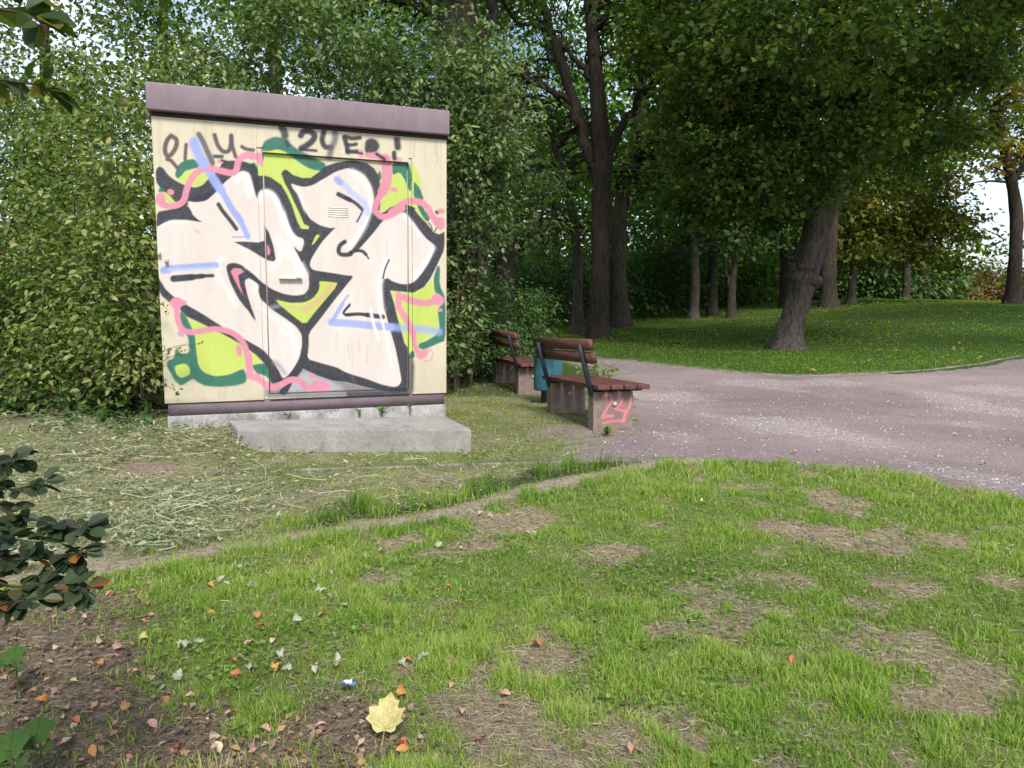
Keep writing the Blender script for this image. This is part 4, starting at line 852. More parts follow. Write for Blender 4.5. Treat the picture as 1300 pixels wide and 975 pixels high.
# left thicket beside the kiosk
shrub('leafy_shrub', 'dense sunlit shrub hugging the left side of the kiosk', (-3.6, 6.7), [(-3.5, 6.75, 1.6, .70, .8, 1.5, 290), (-2.95, 5.75, 1.1, .34, .25, 1.1, 130), (-3.6, 6.1, .5, .8, .25, .5, 90)], SHRUB, .058, 48, .20, 1, 26, clear=nokiosk, tone=.55)
shrub('leafy_shrub', 'light green shrub left of the kiosk at the left edge of the photo', (-5.1, 7.2), [(-4.9, 7.1, 1.6, 1.0, .8, 1.5, 360), (-4.6, 6.5, .7, 1.0, .35, .65, 150)], SHRUB, .062, 46, .22, 2, 26, tone=.55)
shrub('leafy_shrub', 'tall shrub with light tips rising behind the far left of the kiosk', (-4.6, 8.8), [(-4.4, 8.9, 2.5, 1.6, .8, 1.5, 340), (-6.3, 8.9, 2.6, 1.5, .8, 2.1, 330)], SHRUB, .075, 40, .26, 3, 20, tone=.45, clear=nokiosk)
UNDER = leafmat('undergrowth_leaf', [(0, (.04, .10, .025)), (1, (.13, .22, .06))], .35)
shrub('undergrowth_plant', 'broad leaved low green undergrowth in front of the left shrubs', (-3.7, 5.9), [(-3.75, 5.95, .16, .75, .28, .20, 55), (-4.8, 6.1, .2, .6, .3, .25, 40), (-3.0, 5.4, .14, .3, .15, .12, 16)], UNDER, .065, 20, .13, 4, 12, w=.7, cat='plant', tone=.35, stem_r=.006)
# above and behind the kiosk
shrub('lilac_shrub', 'grey green lilac like shrub rising over the kiosk roof', (-2.2, 9.6), [(-2.6, 9.7, 3.5, 1.7, 1.0, 1.35, 330), (-.9, 9.8, 3.35, 1.1, .9, 1.3, 200)], LILAC, .085, 40, .27, 5, 22, clear=nokiosk, stem_r=.03, tone=.5)
shrub('lilac_shrub', 'grey green shrub hanging down along the right side of the kiosk', (-.9, 9.6), [(-.62, 9.6, 2.6, .58, .6, 1.5, 210), (-.95, 9.8, 1.0, .5, .5, 1.0, 130), (-1.05, 9.2, .45, .4, .3, .45, 50)], LILAC, .08, 42, .24, 6, 18, clear=nokiosk, stem_r=.03, tone=.45)
shrub('dark_bush', 'rounded dark green bush behind the farther bench', (-.1, 11.2), [(-.15, 11.2, .62, .85, .75, .75, 170), (-.75, 10.6, .6, .6, .6, .8, 90), (-.3, 10.4, .3, .5, .5, .35, 40)], DARKL, .065, 52, .2, 7, 16, tone=.5)
shrub('bench_weeds', 'leafy green weeds growing beside the path behind the nearer bench', (1.0, 8.9), [(.98, 8.9, .12, .3, .5, .17, 30), (1.25, 9.8, .08, .22, .4, .12, 14)], WEED, .05, 16, .09, 8, 5, w=.6, cat='weeds', tone=.5, stem_r=.004)

# park trees
tree('old_tree', 'massive dark trunk rising behind the right corner of the kiosk', 13.2, [(600, 440, .36), (594, 300, .34), (589, 160, .33), (578, 40, .40), (570, -120, .34), (565, -330, .22)],
     [[(592, 110, .14), (612, 60, .11), (628, 10, .09), (640, -60, .07)], [(575, 20, .2), (520, -80, .13), (450, -160, .08)], [(575, -60, .2), (650, -180, .12), (700, -260, .08)]],
     [(560, -170, 0, 4.2, 3.2, 2.3, 330), (440, -20, 1.5, 2.2, 1.5, 1.3, 60), (640, -20, 2, 1.1, 1.5, .9, 26)], BLUEG, BARK, .13, 50, .5, 11, 18, .10, cat='tree', tone=.45)
tree('park_tree', 'tall tree with forked trunk and spreading limbs standing beyond the benches', 20, [(760, 427, .27), (762, 340, .25), (763, 260, .25), (764, 195, .27), (757, 100, .19), (749, 0, .16), (742, -120, .12)],
     [[(761, 225, .16), (746, 192, .15), (728, 130, .14), (706, 60, .12), (686, -10, .10), (670, -90, .07)], [(728, 132, .1), (695, 112, .08), (650, 92, .07), (608, 78, .05)], [(766, 205, .15), (788, 165, .11), (812, 125, .09), (850, 92, .06)], [(757, 110, .09), (730, 75, .07), (700, 45, .05)], [(750, 20, .1), (775, -30, .07), (800, -80, .05)]],
     [(740, -130, 0, 5.5, 5.0, 3.2, 330), (655, 40, 1, 1.7, 1.5, 1.4, 40), (840, 30, 0, 1.7, 2, 1.2, 80), (700, 110, 3, 2.0, 1.5, 1.2, 20)], BLUEG, BARK, .15, 44, .55, 12, tone=.45)
tree('park_tree', 'leaning thick trunk just right of the forked tree', 26, [(787, 414, .34), (785, 340, .28), (789, 260, .25), (803, 200, .2), (812, 130, .18), (820, 40, .14), (825, -60, .1)],
     [[(806, 190, .1), (840, 150, .08), (880, 120, .05)], [(790, 250, .1), (750, 170, .08), (720, 110, .05)]],
     [(820, -60, 0, 6, 4, 4.5, 300), (860, 200, 0, 3.0, 2.5, 2.0, 130), (800, 280, 3, 2.2, 2, 1.0, 40)], BLUEG, BARK, .2, 40, .75, 13, tone=.55)
tree('park_tree', 'slim pale footed tree between the kiosk side and the forked tree', 22, [(733, 419, .17), (733, 340, .14), (728, 280, .13), (715, 220, .11), (700, 175, .08)],
     [[(731, 290, .08), (700, 250, .05), (680, 200, .04)]],
     [(700, 200, 0, 2.3, 2, 1.7, 70), (690, 290, 1, 1.9, 1.6, 1.0, 44)], BLUEG, BARK_GREY, .17, 34, .6, 14, tone=.7)
tree('park_tree', 'short stout tree with side branch seen through the gap beside the kiosk shrub', 19, [(643, 430, .28), (641, 350, .25), (634, 290, .24), (628, 230, .16), (620, 150, .1)],
     [[(641, 330, .12), (660, 305, .09), (690, 298, .05)]],
     [(620, 235, 0, 2.2, 1.8, 1.8, 100), (640, 140, 3, 2.3, 1.6, 1.6, 60)], LILAC, BARK, .15, 40, .5, 15, tone=.5)
# the leaning maple
LT = tree('leaning_maple', 'old leaning maple with burled grey trunk standing alone on the park lawn', 17.2, [(998, 437, .27), (1005, 410, .25), (1014, 380, .255), (1022, 347, .31), (1033, 305, .28), (1046, 250, .275), (1060, 205, .27), (1076, 140, .23), (1090, 50, .22), (1098, -60, .15)],
     [[(1058, 215, .18), (1020, 150, .14), (970, 90, .10), (910, 50, .07)], [(1075, 170, .18), (1120, 120, .13), (1170, 90, .09), (1210, 60, .05)], [(1085, 120, .14), (1060, 50, .1), (1020, -30, .07)]],
     [(1040, -60, -.5, 4.6, 5.0, 2.6, 360), (1030, 80, -1.4, 3.2, 3.4, 1.35, 250), (930, 150, 0, 1.9, 2.4, 1.5, 150), (1165, 130, 0, 1.4, 2.2, 1.5, 110), (930, 250, .8, 1.5, 1.6, .75, 80), (1085, 170, -1.6, 1.3, 1.2, .6, 50), (985, 225, -1.3, 1.5, 1.0, .75, 110), (1160, 40, -1, 2.2, 2.4, 1.5, 110), (900, 50, 1, 2.2, 2.4, 1.9, 130), (1000, 260, 2.0, 1.2, 1.2, .6, 40)],
     MAPLE, BARK_GREY, .125, 60, .46, 16, 22, .2, flare=1.75, tone=.5, w=.95, cat='maple tree', burls=((1014, 352, .20, -.14), (1034, 356, .18, -.16), (1024, 338, .2, -.2), (1009, 340, .13, -.05), (1037, 330, .15, -.05)))
def added_shade_tree(lab, x, y, crowns, sd):  # tree out of view, added so its high crown shades the park lawn
    r = np.random.default_rng(sd); e = empty('added_shade_tree', (x, y, float(height(x, y)))); tag(e, lab, 'tree', 'unseen trees added to shade the park lawn'); o0 = A_([x, y, float(height(x, y))]); tb = MB()
    tube(tb, spline(A_([(0, 0, -.2), (.1, 0, 3), (-.1, .1, 6), (0, 0, 10)]), 20), np.linspace(.42, .18, 20), 14, .1, sd)
    Cc = np.concatenate([ell(q[6], q[:3], q[3:6], r) for q in crowns])-o0
    for q in crowns: tube(tb, spline(A_([(0, 0, 5.5), tuple((A_(q[:3])-o0)*A_([.5, .5, .9])), tuple(A_(q[:3])-o0)]), 12), np.linspace(.17, .05, 12), 8, .1, sd)
    tb.build('trunk', BARK, e, True); cb = MB(); clumps_to_leaves(cb, Cc, 34, .6, .24, r=r); cb.build('crown', BLUEG, e)
added_shade_tree('added unseen tree right of the path, its crown shading the lawn', 15, 11, [(12.5, 11.5, 11.3, 5.5, 4, 2.2, 190), (6.3, 10.2, 11, 3.8, 3.4, 1.8, 130), (19, 15, 11.5, 5, 5, 2.4, 150)], 5)
added_shade_tree('added unseen tree farther right, its wide crown shading the lawn', 23, 17, [(16.5, 17.5, 11.2, 5.5, 3.5, 2., 170), (24, 18, 12, 5, 4, 3, 110)], 6)
# slim trunks at the far side of the lawn
tree('background_tree', 'pale footed trunk, left of a row at the back of the lawn', 30, [(881, 405, .19), (883, 350, .17), (880, 300, .15), (874, 220, .1)], [], [(870, 230, 0, 3.2, 2.5, 2.6, 100), (850, 330, 3, 2.4, 2, 1.0, 40)], BLUEG, BARK_PALE, .24, 34, .8, 21, 10, tone=.35, group='trees at the back of the lawn')
tree('background_tree', 'straight dark trunk, second of the row behind the lawn', 32, [(904, 405, .22), (905, 350, .2), (906, 290, .17), (905, 200, .1)], [], [(905, 250, 2, 3.0, 2.5, 2.4, 90), (935, 110, 4, 4, 3, 3, 70)], BLUEG, BARK, .25, 34, .8, 22, 10, tone=.3, group='trees at the back of the lawn')
tree('background_tree', 'thin forked dark trunk, third of the row behind the lawn', 29, [(928, 406, .17), (929, 370, .15), (933, 330, .12), (938, 270, .08)], [[(929, 375, .09), (922, 345, .07), (916, 310, .05)]], [(935, 270, 0, 2.6, 2, 1.6, 70)], DARKL, BARK, .22, 34, .7, 23, 10, tone=.3, group='trees at the back of the lawn')
tree('background_tree', 'dark thin trunk partly hidden left of the leaning maple', 33, [(996, 400, .22), (996, 350, .2), (993, 280, .15)], [], [(985, 280, 0, 3.0, 2, 2.0, 80)], DARKL, BARK, .25, 32, .8, 24, 10, tone=.3, group='trees at the back of the lawn')
tree('background_tree', 'thick dark trunk directly behind the leaning maple', 29.5, [(1052, 394, .33), (1052, 340, .29), (1056, 270, .26), (1062, 160, .2)], [[(1055, 280, .16), (1090, 220, .12), (1130, 180, .08)]], [(1090, 140, 1, 4.2, 3, 3.4, 200), (1120, 300, 1, 2.6, 2, 1.3, 100)], YELLOW, BARK, .23, 34, .75, 25, 12, tone=.18, twigs=False, group='trees at the back of the lawn')
tree('background_tree', 'slim grey trunk just right of the leaning maple', 31, [(1080, 391, .17), (1084, 340, .15), (1090, 280, .12)], [], [(1130, 270, 0, 3.2, 2, 2.2, 160), (1185, 300, -1, 1.9, 1.6, 1.4, 80)], YELLOW, BARK_PALE, .22, 36, .7, 26, 10, tone=.28, twigs=False, group='trees at the back of the lawn')
for k_, (px_, Y, rr_, lab) in enumerate(((838, 37, .2, 'thin dark far trunk, leftmost of the pair left of the pale footed trunk'), (858, 39, .22, 'thin dark far trunk beside the pale footed trunk'), (948, 38, .2, 'thin far trunk right of the forked thin trunk'), (968, 41, .24, 'thin far trunk, nearer to the leaning maple of the two in that gap'), (676, 30, .16, 'thin dark far trunk behind the gap right of the kiosk shrub'), (705, 33, .2, 'thin dark far trunk just left of the slim pale footed tree'), (1148, 38, .2, 'thin far trunk under the yellowing foliage right of the leaning maple'))):
    tree('background_tree', lab, Y, [(px_, 402, rr_), (px_+3, 340, rr_*.85), (px_-2, 270, rr_*.7), (px_+4, 200, rr_*.5)], [[(px_, 300, rr_*.5), (px_+18, 260, rr_*.35), (px_+30, 225, rr_*.2)]], [(px_, 215, 1, 2.6, 2, 1.8, 70)], BLUEG, BARK, .25, 30, .8, 90+k_, 8, tone=.6, group='trees at the back of the lawn')
tree('park_tree', 'tree with thin yellowing crown at the right edge of the photo', 27.5, [(1285, 387, .27), (1289, 330, .23), (1290, 270, .2), (1278, 200, .17), (1266, 130, .13), (1262, 40, .1)],
     [[(1285, 240, .11), (1310, 170, .09), (1330, 90, .06)], [(1272, 170, .09), (1245, 110, .06), (1230, 60, .04)]],
     [(1250, -10, 0, 3.6, 3, 2.6, 170), (1310, 140, 0, 1.8, 2, 2.4, 80), (1232, 190, 0, .9, 1.2, 1.3, 26), (1275, 60, 0, 2.2, 2, 1.5, 50)], YELLOW, BARK, .2, 34, .6, 27, tone=.55)
# far background crowns, each a tree
BG = [(60, 60, 26, 4.2, 3.6, 150, 'tall grey green tree far behind the left shrubs', LILAC, .3), (210, 20, 30, 4.5, 4.2, 170, 'olive toned tree far behind the kiosk roof', YELLOW, .12), (350, -30, 24, 4.0, 3.6, 150, 'dark tree far behind the middle of the kiosk', BLUEG, .45), (500, 30, 30, 4.4, 4.4, 190, 'green tree far behind the right end of the kiosk', BLUEG, .45),
      (655, 190, 36, 4.2, 4.2, 100, 'blue green tree standing in the gap right of the kiosk shrub', LILAC, .6), (770, 150, 44, 6.0, 6.5, 230, 'bright green tree far behind the forked tree', BLUEG, .8), (880, 220, 42, 5.5, 5.5, 240, 'broad tree in the dark wood left of the leaning maple', BLUEG, .5), (990, 180, 44, 6.0, 7.0, 280, 'broad dark tree in the wood behind the leaning maple', DARKL, .5),
      (1100, 240, 46, 5.2, 5.0, 220, 'blue green tree in the wood right of the leaning maple', LILAC, .25), (1170, 170, 40, 3.0, 6.0, 130, 'tall narrow green tree near the bright gap at right', BLUEG, .45), (1330, 120, 42, 4.0, 5.0, 110, 'tree in leaf behind the right edge of the photo', BLUEG, .5)]
for k_, (px_, py_, Y, rx, rz, nc, lab, mt, tn) in enumerate(BG):
    tree('woodland_tree', lab, Y, [(px_, 405, .3), (px_+4, 300, .26), (px_-3, py_, .16), (px_, py_-60, .08)], [[(px_, 280, .12), (px_-25, 220, .08), (px_-45, 180, .05)], [(px_+2, 260, .12), (px_+30, 200, .08), (px_+50, 160, .05)]],
         [(px_, py_, 0, rx, rx*.7, rz, int(nc*1.15)), (px_, 320, 2, rx*.95, rx*.5, rz*.42, int(nc*.5))], mt, BARK, .0085*Y, 30, .030*Y, 40+k_, 9, group='trees of the wood beyond the park lawn', tone=tn, twigs=False)
# bushes at the wood's edge
BU = [(640, 0, 44, 4.5, 2.4, 'large dark bush far behind the second bench', DARKL), (760, 0, 50, 5.0, 2.8, 'large dark bush closing the gap behind the forked tree', DARKL), (905, 0, 50, 5.2, 3.0, 'large dark bush filling the wood behind the thin trunks', DARKL), (1060, 0, 52, 5.2, 3.0, 'large dark bush far behind the leaning maple', DARKL), (1150, 0, 50, 3.2, 2.4, 'low grey green bush far to the right of the leaning maple', DARKL), (690, 0, 34, 3.0, 1.9, 'dark bush beyond the slim pale footed tree', DARKL), (500, 0, 24, 3.5, 2.2, 'dark bush hidden in the shade behind the kiosk shrubs', DARKL),
      (560, 9.5, 19, 2.0, 1.5, 'dark bush in the shade beyond the benches, far left', DARKL), (700, 392, 27, 2.3, 1.6, 'dark bush behind the slim tree', DARKL), (800, 388, 33, 3.2, 2.0, 'dark bush behind the forked tree', DARKL), (850, 385, 40, 3.5, 2.2, 'dark bush left of the row of thin trunks', DARKL),
      (945, 375, 38, 2.6, 2.1, 'lighter green bush between the thin trunks', BLUEG), (1000, 385, 44, 4.0, 2.6, 'dark bush behind the leaning maple', DARKL), (1110, 382, 40, 2.6, 1.8, 'dull green bush right of the slim grey trunk', DARKL), (1165, 385, 42, 1.7, 1.7, 'grey green bush near the bright gap', DARKL)]
for k_, (px_, py_, Y, rx, rz, lab, mt) in enumerate(BU):
    p = at(px_, 395, Y); zg = float(height(p[0], p[1]))
    shrub('wood_edge_bush', lab, (p[0], p[1]), [(p[0], p[1], zg+rz*.6, rx, 1.6, rz, 210)], mt, .0075*Y, 34, .026*Y, 60+k_, 6, group='bushes at the edge of the wood', cat='bush', detail=False, tone=.45, stem_r=.03)
p = at(1252, 362, 46); shrub('autumn_bush', 'orange brown autumn shrub glowing beyond the crest of the lawn', (p[0], p[1]), [(p[0]+.3, p[1], 1.0, 2.7, 2.0, 1.9, 260), (p[0]+5, p[1], 1.2, 3, 2, 2.2, 150)], ORANGE, .26, 40, .8, 80, 8, cat='bush', detail=False, stem_r=.04)

# pale apartment block glimpsed through the trees
p0 = at(636, 400, 75); p1 = at(712, 400, 75)
bl = empty('apartment_building', (p0[0], 75, -1.5)); tag(bl, 'pale apartment building glimpsed through the trees right of the kiosk', 'building')
Wb = p1[0]-p0[0]
m = MB(); box(m, (0, 0, 0), (Wb, 9, 8.5)); m.build('wall', wornmat('pale_render', (.72, .73, .76), .08, .6, .002, .8), bl)
m = MB(); box(m, (-.3, -.3, 8.502), (Wb+.3, 9.3, 9.0)); m.build('roof', SOFFIT, bl)
GL = wornmat('window_glass', (.09, .11, .14), .2, 1, .0005, .15)
for fl in range(3):
    for q in range(5):
        m = MB(); x0 = .7+q*(Wb-1.2)/5; box(m, (x0, -.05, 1.0+fl*2.7), (x0+1.1, -.003, 2.5+fl*2.7)); m.build('window', GL, bl)

# ------------------------------------------------------------------ small near things
# branch reaching in at the lower left and at the top left
def near_branch(name, label, base, twigs, lsz, seed, per, wid=.75, mat=None):
    r = np.random.default_rng(seed); e = empty(name, tuple(base)); tag(e, label, 'shrub')
    tb = MB(); C_, D_, N_, S_, T_ = [], [], [], [], []
    for tw in twigs:
        Q = spline(A_(tw), 24); tube(tb, Q-base, np.linspace(.0045, .0012, 24), 5)
        nn_ = int(per*len(tw)/3)
        for q in range(nn_):
            t_ = r.uniform(.3, 1.0)*23; i = int(t_); p = Q[min(i, 23)]; tg = unit(Q[min(i+1, 23)]-Q[max(i-1, 0)])
            s = 1 if q % 2 else -1; sd = np.cross(tg, A_([0, 0, 1.])); d = unit(tg*.5+sd*s*.8+r.normal(size=3)*.35); d[2] -= .15
            C_.append(p-base+d*.008); D_.append(d); nv = r.normal(size=3)*.55; nv[2] += 1.; nv[1] -= .35; N_.append(nv); S_.append(lsz*r.uniform(.7, 1.15)); T_.append(r.random()**1.3*.84 if r.random() < .93 else r.uniform(.84, .97))
    tb.build('twigs', TWIG, e, True)
    C_, D_, N_, S_, T_ = A_(C_), unit(A_(D_)), A_(N_), A_(S_), A_(T_)
    n = len(C_); N2 = unit(N_-(N_*D_).sum(1, keepdims=True)*D_); X = np.cross(D_, N2); lb = MB()
    prof = [(0, 0), (.12, .42), (.35, .92), (.6, 1.), (.82, .72), (.95, .3), (1.0, 0)]
    # two halves folded along the midrib, each half its own tone so that orange margins show
    for sgn in (1, -1):
        ring = np.stack([C_+D_*S_[:, None]*a_+X*sgn*(S_*wid*.5*b_)[:, None]+N2*(S_*(.14*b_-.10*a_*a_))[:, None] for a_, b_ in prof], 1)
        mid = np.stack([C_+D_*S_[:, None]*a_-N2*(S_*.10*a_*a_)[:, None] for a_, b_ in prof[1:-1]], 1)
        V = np.concatenate([ring, mid], 1); b = (np.arange(n)*12)[:, None]; F4 = []
        for q in range(1, 5): F4.append(b+A_([q, q+1, 7+q, 6+q]))
        F4 = np.concatenate(F4); F3 = np.concatenate([b+A_([0, 1, 7]), b+A_([5, 6, 11])])
        tn = T_*(1 if sgn > 0 else .9)
        lb.add(V.reshape(-1, 3), F4, np.tile(tn, 4)); lb.f.append(F3+lb.n-n*12); lb.t.append(np.concatenate([tn, np.clip(tn+(r.random(n) < .35)*.35, 0, 1)])); lb.m.append(np.zeros(len(F3)))
    lb.build('foliage', mat or NEARL, e); return e
B0 = A_([-1.30, 1.35, 0.])
def pth(*q): return [tuple(B0+A_([0, 0, .05])), (-1.26, 1.35, .45)]+[tuple(at(*w)) for w in q]
near_branch('dark_leaved_shrub', 'dark leaved twigs with red tinges reaching in at the lower left edge', B0, [
    pth((-60, 640, 1.38), (20, 655, 1.36), (85, 668, 1.34), (118, 672, 1.33)), pth((-60, 700, 1.3), (10, 710, 1.3), (70, 705, 1.3), (110, 700, 1.3)), pth((-60, 740, 1.28), (20, 745, 1.26), (80, 745, 1.25), (115, 748, 1.25)),
    pth((-60, 600, 1.45), (-10, 590, 1.45), (30, 580, 1.45)), pth((-50, 620, 1.4), (10, 622, 1.4), (60, 610, 1.4)), pth((-60, 770, 1.25), (10, 765, 1.22), (55, 760, 1.2)), pth((-60, 680, 1.3), (0, 683, 1.3), (60, 690, 1.3))], .038, 5, 34, .68)
B1 = A_([-1.75, 1.5, 0.])
near_branch('overhanging_branch', 'dark leaves with orange margins hanging in at the top left corner', B1, [
    [tuple(B1), (-1.6, 1.35, 1.0), tuple(at(-220, 20, 1.1)), tuple(at(-60, 10, 1.05)), tuple(at(20, 15, 1.05)), tuple(at(55, 30, 1.05))],
    [(-1.6, 1.35, 1.0), tuple(at(-220, 120, 1.2)), tuple(at(-60, 100, 1.2)), tuple(at(30, 105, 1.2)), tuple(at(75, 120, 1.2))],
    [(-1.6, 1.35, 1.0), tuple(at(-220, 10, 1.2)), tuple(at(-60, -20, 1.2)), tuple(at(20, -10, 1.2)), tuple(at(60, -5, 1.2))]], .045, 9, 15, .6, leafmat('branch_leaf', [(0, (.03, .06, .015)), (.6, (.07, .11, .02)), (.82, (.14, .14, .03)), (1, (.42, .22, .03))], .5, .45))

def leafshape(kind, s):
    """flat outlines: maple with lobes, or a plain oval; returns rim points (n,2) with stem at the origin"""
    if kind == 'maple':
        P = [(0, 0), (.17, -.07), (.30, -.02), (.33, .10), (.52, .20), (.43, .32), (.50, .52), (.36, .54), (.25, .56), (.27, .74), (.15, .80), (0, 1.0)]
        P = P+[(-a, b) for a, b in P[-2:0:-1]]
    else:
        P = [(0, 0), (.16, .12), (.27, .35), (.27, .6), (.15, .85), (0, 1), (-.15, .85), (-.27, .6), (-.27, .35), (-.16, .12)]
    return A_(P)*s
def one_leaf(kind, s, curl, seed):
    r = np.random.default_rng(seed); P = leafshape(kind, s); P = P+r.normal(size=P.shape)*s*.015
    c = A_([0, s*.42]); n = len(P); V = []; F = []
    mid = (P+c)/2
    def zz(q): return curl*((q[:, 0]/s)**2*2.2-.5*(q[:, 1]/s-.45)**2)*s+r.normal(size=len(q))*s*.02*curl
    V = np.vstack([np.column_stack([P, zz(P)]), np.column_stack([mid, zz(mid)]), [[c[0], c[1], 0]]])
    for i in range(n):
        j = (i+1) % n; F.append([i, j, n+j, n+i]); F.append([n+i, n+j, 2*n])
    m = MB(); m.add(V, F)
    if kind == 'maple' and s > .06:
        for tp in (11, 8, 6, 4, 14, 16, 18):
            if tp < n:
                q = P[tp]*.93; L_ = A_([[q[0]*a_, q[1]*a_] for a_ in (.02, .35, .7, 1.)]); tube(m, np.column_stack([L_, zz(L_)*.9+s*.006]), s*A_([.009, .007, .005, .003]), 4)
    st = spline(A_([(0, 0, 0), (s*.02, -s*.25, s*.03), (-s*.03, -s*.5, 0)]), 6); tube(m, st, np.full(6, s*.012), 4)
    return m
def leafcol(name, c, d): 
    return wornmat(name, c, .3, 60, .0006, .6, (d, .55))
LC = dict(yellow=leafcol('yellow_leaf', (.40, .35, .14), (.29, .24, .08)), orange=leafcol('orange_leaf', (.40, .19, .055), (.26, .10, .04)), rust=leafcol('rust_leaf', (.36, .12, .06), (.22, .08, .05)), pinkish=leafcol('pinkish_leaf', (.42, .24, .20), (.28, .15, .12)), tan=leafcol('tan_leaf', (.48, .36, .22), (.33, .22, .13)), pale=leafcol('wilted_pale_leaf', (.31, .31, .22), (.20, .22, .13)))
def put_leaf(name, kind, s, col, p, rz, tilt, lab, grp, me=None, lift=.03):
    if me is None:
        me = one_leaf(kind, s, .35, int(rng.integers(1e6))).mesh(name, True); me.materials.append(LC[col])
    o = bpy.data.objects.new(name, me); COL.objects.link(o); o.location = (p[0], p[1], float(height(p[0], p[1]))+lift); o.rotation_euler = (tilt[0], tilt[1], rz); tag(o, lab, 'leaf', grp); return me
q = gnd(488, 945); put_leaf('maple_leaf', 'maple', .098, 'yellow', q, -.1, (.75, .0), 'large pale yellow maple leaf propped up in the grass near the bottom edge', None, lift=.035)
base = {}
for col in LC:
    for kd_ in (('oval', .036), ('maple', .032)):
        me = one_leaf(kd_[0], kd_[1], .9, int(rng.integers(1e6))).mesh('fallen_leaf', True); me.materials.append(LC[col]); base[col, kd_[0]] = me
words = dict(orange='bright orange', rust='rust red', pinkish='dull pinkish brown', tan='tan', pale='withered pale green', yellow='yellow')
LITPX = [(125, 823, 'tan'), (178, 820, 'yellow'), (77, 828, 'tan'), (160, 905, 'orange'), (205, 890, 'rust'), (130, 850, 'orange'), (260, 865, 'pinkish'), (250, 888, 'pinkish'), (85, 870, 'yellow'), (58, 895, 'orange'), (200, 930, 'pinkish'), (120, 965, 'orange'), (280, 965, 'tan'), (308, 862, 'rust'), (350, 860, 'orange'), (337, 805, 'rust'), (328, 793, 'orange'), (262, 785, 'orange'), (210, 815, 'rust'), (145, 830, 'pinkish'),
         (175, 797, 'orange'), (415, 785, 'orange'), (395, 690, 'orange'), (263, 747, 'orange'), (240, 735, 'rust'), (145, 755, 'rust'), (505, 888, 'orange'), (645, 902, 'rust'), (614, 945, 'rust'), (635, 885, 'pinkish'), (588, 905, 'pinkish'), (523, 845, 'rust'), (686, 822, 'rust'), (520, 960, 'orange'), (505, 955, 'rust'), (575, 872, 'pinkish'), (490, 700, 'tan'), (585, 700, 'tan'), (573, 750, 'orange'), (890, 640, 'tan'), (1008, 838, 'rust'), (30, 870, 'rust'), (300, 910, 'pinkish'), (230, 950, 'rust'), (165, 860, 'pinkish'), (330, 930, 'pinkish'), (100, 920, 'rust'), (60, 940, 'orange'), (400, 930, 'pinkish'), (370, 960, 'orange'), (310, 830, 'pinkish'), (290, 845, 'orange'), (350, 820, 'tan')]
PALEPX = [(300, 735), (320, 742), (372, 845), (368, 850), (426, 850), (520, 846), (535, 848), (390, 735), (403, 733), (434, 760), (245, 825), (230, 830), (375, 800), (285, 745), (510, 850), (200, 870), (395, 862), (330, 850), (610, 660), (682, 680), (220, 870), (265, 945), (560, 700), (412, 755), (1045, 955)]
for (a_, b_, c_) in LITPX:
    p = gnd(a_, b_); put_leaf('fallen_leaf', '', 0, c_, p, rng.uniform(0, 6.28), (rng.normal(0, .35), rng.normal(0, .35)), 'small %s fallen leaf lying on the %s' % (words[c_], 'litter at the lower left' if a_ < 370 and b_ > 770 else 'lawn in the foreground'), 'fallen %s leaves %s' % (c_, 'in the litter' if a_ < 370 and b_ > 770 else 'on the lawn'), base[c_, 'oval' if rng.random() < .7 else 'maple'], .018)
for (a_, b_) in PALEPX:
    for q in range(1 if rng.random() < .5 else 2):
        p = gnd(a_+rng.normal()*8, b_+rng.normal()*5); put_leaf('wilted_leaf', '', 0, 'pale', p, rng.uniform(0, 6.28), (rng.normal(0, .6), rng.normal(0, .6)), 'withered pale green leaf dropped on the foreground grass', 'withered pale leaves on the grass', base['pale', 'oval' if q else 'maple'], .02)
PATHL = [(815, 549, 'yellow'), (960, 548, 'orange'), (1075, 443, 'yellow'), (1130, 500, 'tan'), (1190, 580, 'tan'), (1250, 592, 'yellow'), (1158, 527, 'orange'), (1240, 478, 'yellow'), (1265, 500, 'tan'), (1180, 505, 'yellow'), (980, 502, 'yellow'), (1135, 470, 'yellow'), (1215, 555, 'tan'), (1005, 578, 'orange'), (1040, 575, 'tan'), (905, 560, 'tan'), (1050, 505, 'tan'), (870, 490, 'tan'), (1280, 560, 'yellow'), (1100, 520, 'tan')]
for (a_, b_, c_) in PATHL:
    p = gnd(a_, b_); put_leaf('fallen_leaf', '', 0, c_, p, rng.uniform(0, 6.28), (rng.normal(0, .2), rng.normal(0, .2)), '%s fallen leaf lying on the gravel path' % words[c_], 'fallen %s leaves on the path' % c_, base[c_, 'maple'], .018)
# uncountable far leaves on the park lawn
n = 1800; x = rng.uniform(2, 24, n); y = rng.uniform(11, 33, n); fy = np.interp(x, PF[o_, 0], PF[o_, 1]); k = (y > fy+.1) & (rng.random(n) < .25+.75*(x > 7)); x, y = x[k], y[k]; n = len(x)
g = MB(); D = rdir(n); D[:, 2] *= .2; N = rdir(n)*.3; N[:, 2] = 1; leaves(g, np.column_stack([x, y, height(x, y)+.055]), rng.uniform(.06, .12, n), D, N, .8, .1, rng.uniform(.35, 1, n))
tag(g.build('scattered_leaves', ORANGE), 'yellow and orange leaves scattered over the far park lawn', 'fallen leaves', kind='stuff')

